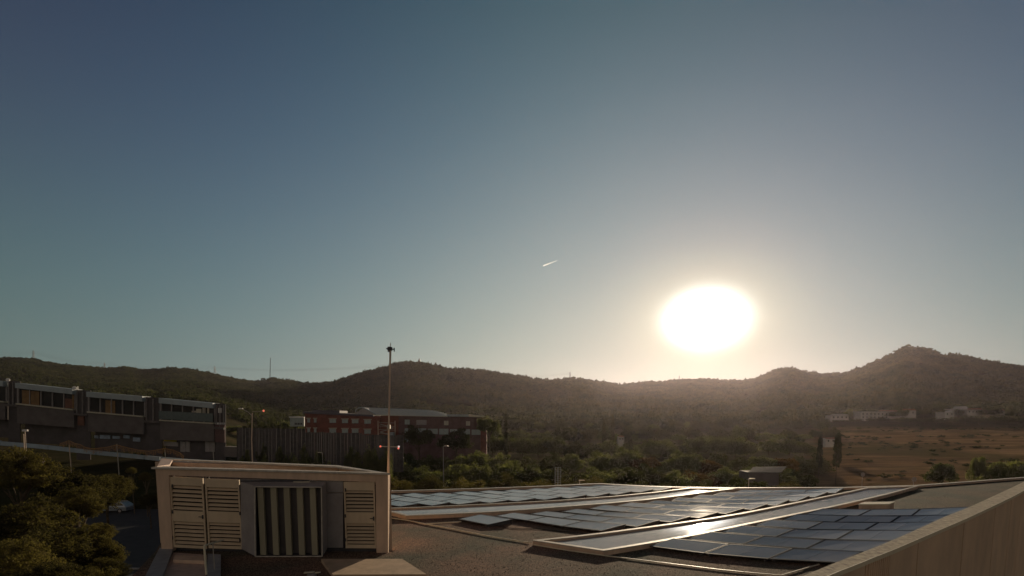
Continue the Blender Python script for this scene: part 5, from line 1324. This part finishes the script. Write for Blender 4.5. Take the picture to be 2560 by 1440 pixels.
for px, a, Y, lab in [(2157, 1184, 64, 'round road sign on a post at the edge of the dry field'), (2285, 1196, 60, 'dark sign on a short post above the skylight end')]:
    p = aty(px, a, Y); t = empty('sign_post', (p.x, Y, gz(p.x, Y)), lab, 'road sign', 'signs beyond the roof')
    mb = MB(); mb.tube([(p.x, Y, gz(p.x, Y)), (p.x, Y, p.z)], .035, 6); mb.build('post', M['pole'], t)
    mb = MB(); mb.tube([(p.x, Y - .02, p.z - .1), (p.x, Y - .05, p.z - .1)], .26, 12); mb.build('plate', M['greymetal'], t)
# lattice mast
p = aty(1395, 1168, 54); lt = empty('lattice_mast', (p.x, 54, gz(p.x, 54)), 'narrow grey lattice ladder mast rising behind the far roof edge', 'lattice mast')
gzz = gz(p.x, 54)
for dx_ in (-.27, 0, .27):
    mb = MB(); mb.tube([(p.x + dx_, 54, gzz), (p.x + dx_, 54, p.z)], .025 if dx_ else .04, 5); mb.build('upright', M['fascia'], lt)
for k in range(34):
    zz = p.z - .05 - k * .17 * 1.2; 
    if zz < gzz: break
    mb = MB(); mb.bar((p.x - .27, 53.98, zz), (p.x + .27, 53.98, zz), .03); mb.build('rung', M['fascia'], lt)

# ------------------------------------------------------------------ pylons, masts and wires on the ridge
def pylon(px, ytop, ybase, label, Y=None, arms=3, wd=1.0):
    az = az_of(px, ybase); d = float(np.interp(az, _raz, _rr)); y = d * math.cos(az)
    top = aty(px, ytop, y); base = aty(px, ybase + 3, y); hh = top.z - base.z; x = base.x
    t = empty('pylon', tuple(base), label, 'pylon', 'pylons on the ridge')
    mb = MB(); w0 = hh * .13 * wd; w1 = hh * .03
    for sx_, sy_ in ((-1, -1), (1, -1), (1, 1), (-1, 1)):
        mb.bar((x + sx_ * w0, y + sy_ * w0, base.z), (x + sx_ * w1, y + sy_ * w1, base.z + hh * .65), .35)
        mb.bar((x + sx_ * w1, y + sy_ * w1, base.z + hh * .65), (x, y, top.z), .3)
    mb.build('legs', M['iron'], t)
    mb = MB()
    for k in range(5):
        f0, f1 = k / 5, (k + 1) / 5; a = w0 + (w1 - w0) * f0; b = w0 + (w1 - w0) * f1
        mb.bar((x - a, y - a, base.z + hh * .65 * f0), (x + b, y - b, base.z + hh * .65 * f1), .22); mb.bar((x + a, y - a, base.z + hh * .65 * f0), (x - b, y - b, base.z + hh * .65 * f1), .22)
    mb.build('bracing', M['iron'], t)
    for k in range(arms):
        zz = base.z + hh * (.62 + .13 * k); wa = hh * (.17 - .03 * k); mb = MB(); mb.bar((x - wa, y, zz), (x + wa, y, zz), .35); mb.build('crossarm', M['iron'], t)
    return Vector((x, y, base.z + hh * .8))
pa = pylon(85, 874.5, 898, 'tallest pylon, at the far left of the skyline')
pb_ = pylon(262, 906, 919, 'small pylon second from the left on the skyline')
pc_ = pylon(538, 914, 936, 'pylon on the falling left ridge, left of the thin mast')
pd_ = pylon(1425, 929, 945, 'pylon on the ridge in the middle of the skyline', arms=3)
pe_ = pylon(1698, 938, 949, 'small pylon on the ridge directly below the sun')
pf_ = pylon(340, 915, 923, 'tiny pylon right of the low knoll on the left ridge', arms=2)
# wires
mb = MB()
def wire(a, b, sag, dz=0):
    mb.tube([a.lerp(b, k / 12) + Vector((0, 0, dz - sag * 4 * (k / 12) * (1 - k / 12))) for k in range(13)], .09, 3, cap=False)
away = aty(-60, 884, pa.y)
for dz in (0, 3.5, -3):
    wire(away, pa, 3, dz); wire(pa, pb_, 6, dz * .7); wire(pb_, pc_, 6, dz * .6)
    end = aty(975, 912, 1100); wire(pc_, end, 8, dz * .5); wire(aty(1290, 938, 1100), pd_, 3, dz * .4)
o = mb.build('power_line', M['iron'], loc=tuple(pb_)); tag(o, 'thin power wires strung between the pylons along the ridge', 'power line')
# plain mast, hilltop tower
def ridge_pole(px, ytop, ybase, r_, name, label, cat, extra=None):
    az = az_of(px, ybase); d = float(np.interp(az, _raz, _rr)) - 4; y = d * math.cos(az)
    a, b = aty(px - 1.2, ybase + 3, y), aty(px, ytop, y); t = empty(name, tuple(a), label, cat)
    mb = MB(); mb.tube([a, b], r_ * 1.2, 6, r_ * .8); mb.build('mast', M['iron'], t)
    if extra:
        mb = MB()
        for f, w_ in extra: c = a.lerp(b, f); mb.box(c.x - w_, c.x + w_, c.y - w_, c.y + w_, c.z - 1, c.z + 1)
        mb.build('platform', M['iron'], t)
ridge_pole(676, 894.5, 946, .75, 'radio_mast', 'plain tall radio mast on the low part of the left ridge', 'radio mast')
ridge_pole(1048.5, 895, 908, .6, 'hilltop_tower', 'small lookout tower on top of the central hill', 'tower', [(.3, 3.0), (.55, 1.8), (.75, 1.0)])
# single bigger trees breaking the skyline
for px, py, y_off, w_, lab in [(98,898,10,16,'bushy tree right of the tallest pylon on the skyline'), (658,943,10,12,'lone tree left of the radio mast'), (682,940,8,18,'tree clump at the foot of the radio mast'), (815,951,6,14,'tree in the dip left of the central hill'),
                       (2262,863,0,14,'flat topped tree on the summit of the right hill'), (310,913,8,10,'single tree on the knoll of the left ridge'), (1434,940,4,14,'leaning tree right of the middle pylon')]:
    az = az_of(px, py); d = float(np.interp(az, _raz, _rr)) - 3; y = d * math.cos(az); p = aty(px, py, y)
    tree('skyline_tree', p.x, y, p.z, w_ / 2 / FPX * y, 'pine0', lab, 'single trees on the skyline', crown_h=w_ * .3 / FPX * y)

# ------------------------------------------------------------------ vapour trail and haze
m = bpy.data.materials.new('vapour'); m.use_nodes = True; t = m.node_tree; t.nodes.remove(t.nodes['Principled BSDF'])
pv = t.nodes.new('ShaderNodeVolumePrincipled'); pv.inputs['Color'].default_value = (1, 1, 1, 1); pv.inputs['Density'].default_value = 0.05; pv.inputs['Anisotropy'].default_value = 0.6
t.links.new(pv.outputs[0], t.nodes['Material Output'].inputs['Volume'])
a_, b__ = aty(1358, 664.5, 9000), aty(1393, 651.5, 9000)
mb = MB(); mb.tube([a_, a_.lerp(b__, .5), b__], 9, 10, 4); mb.f = [f[::-1] for f in mb.f]; o = mb.build('vapour_trail', m, loc=tuple(a_)); tag(o, 'short white vapour trail high in the sky left of the sun', 'vapour trail')

hz = bpy.data.meshes.new('haze'); mb = MB(); mb.box(-5600, 5600, -5600, 5600, -16, 210)
me = bpy.data.meshes.new('haze'); me.from_pydata(mb.v, [], mb.f)
m = bpy.data.materials.new('haze_air'); m.use_nodes = True; t = m.node_tree; t.nodes.remove(t.nodes['Principled BSDF'])
pv = t.nodes.new('ShaderNodeVolumePrincipled'); pv.inputs['Color'].default_value = (0.92, 0.80, 0.88, 1); pv.inputs['Density'].default_value = 0.000046; pv.inputs['Anisotropy'].default_value = 0.70
t.links.new(pv.outputs[0], t.nodes['Material Output'].inputs['Volume']); me.materials.append(m)
o = obj_from('haze', me); tag(o, kind='stuff')
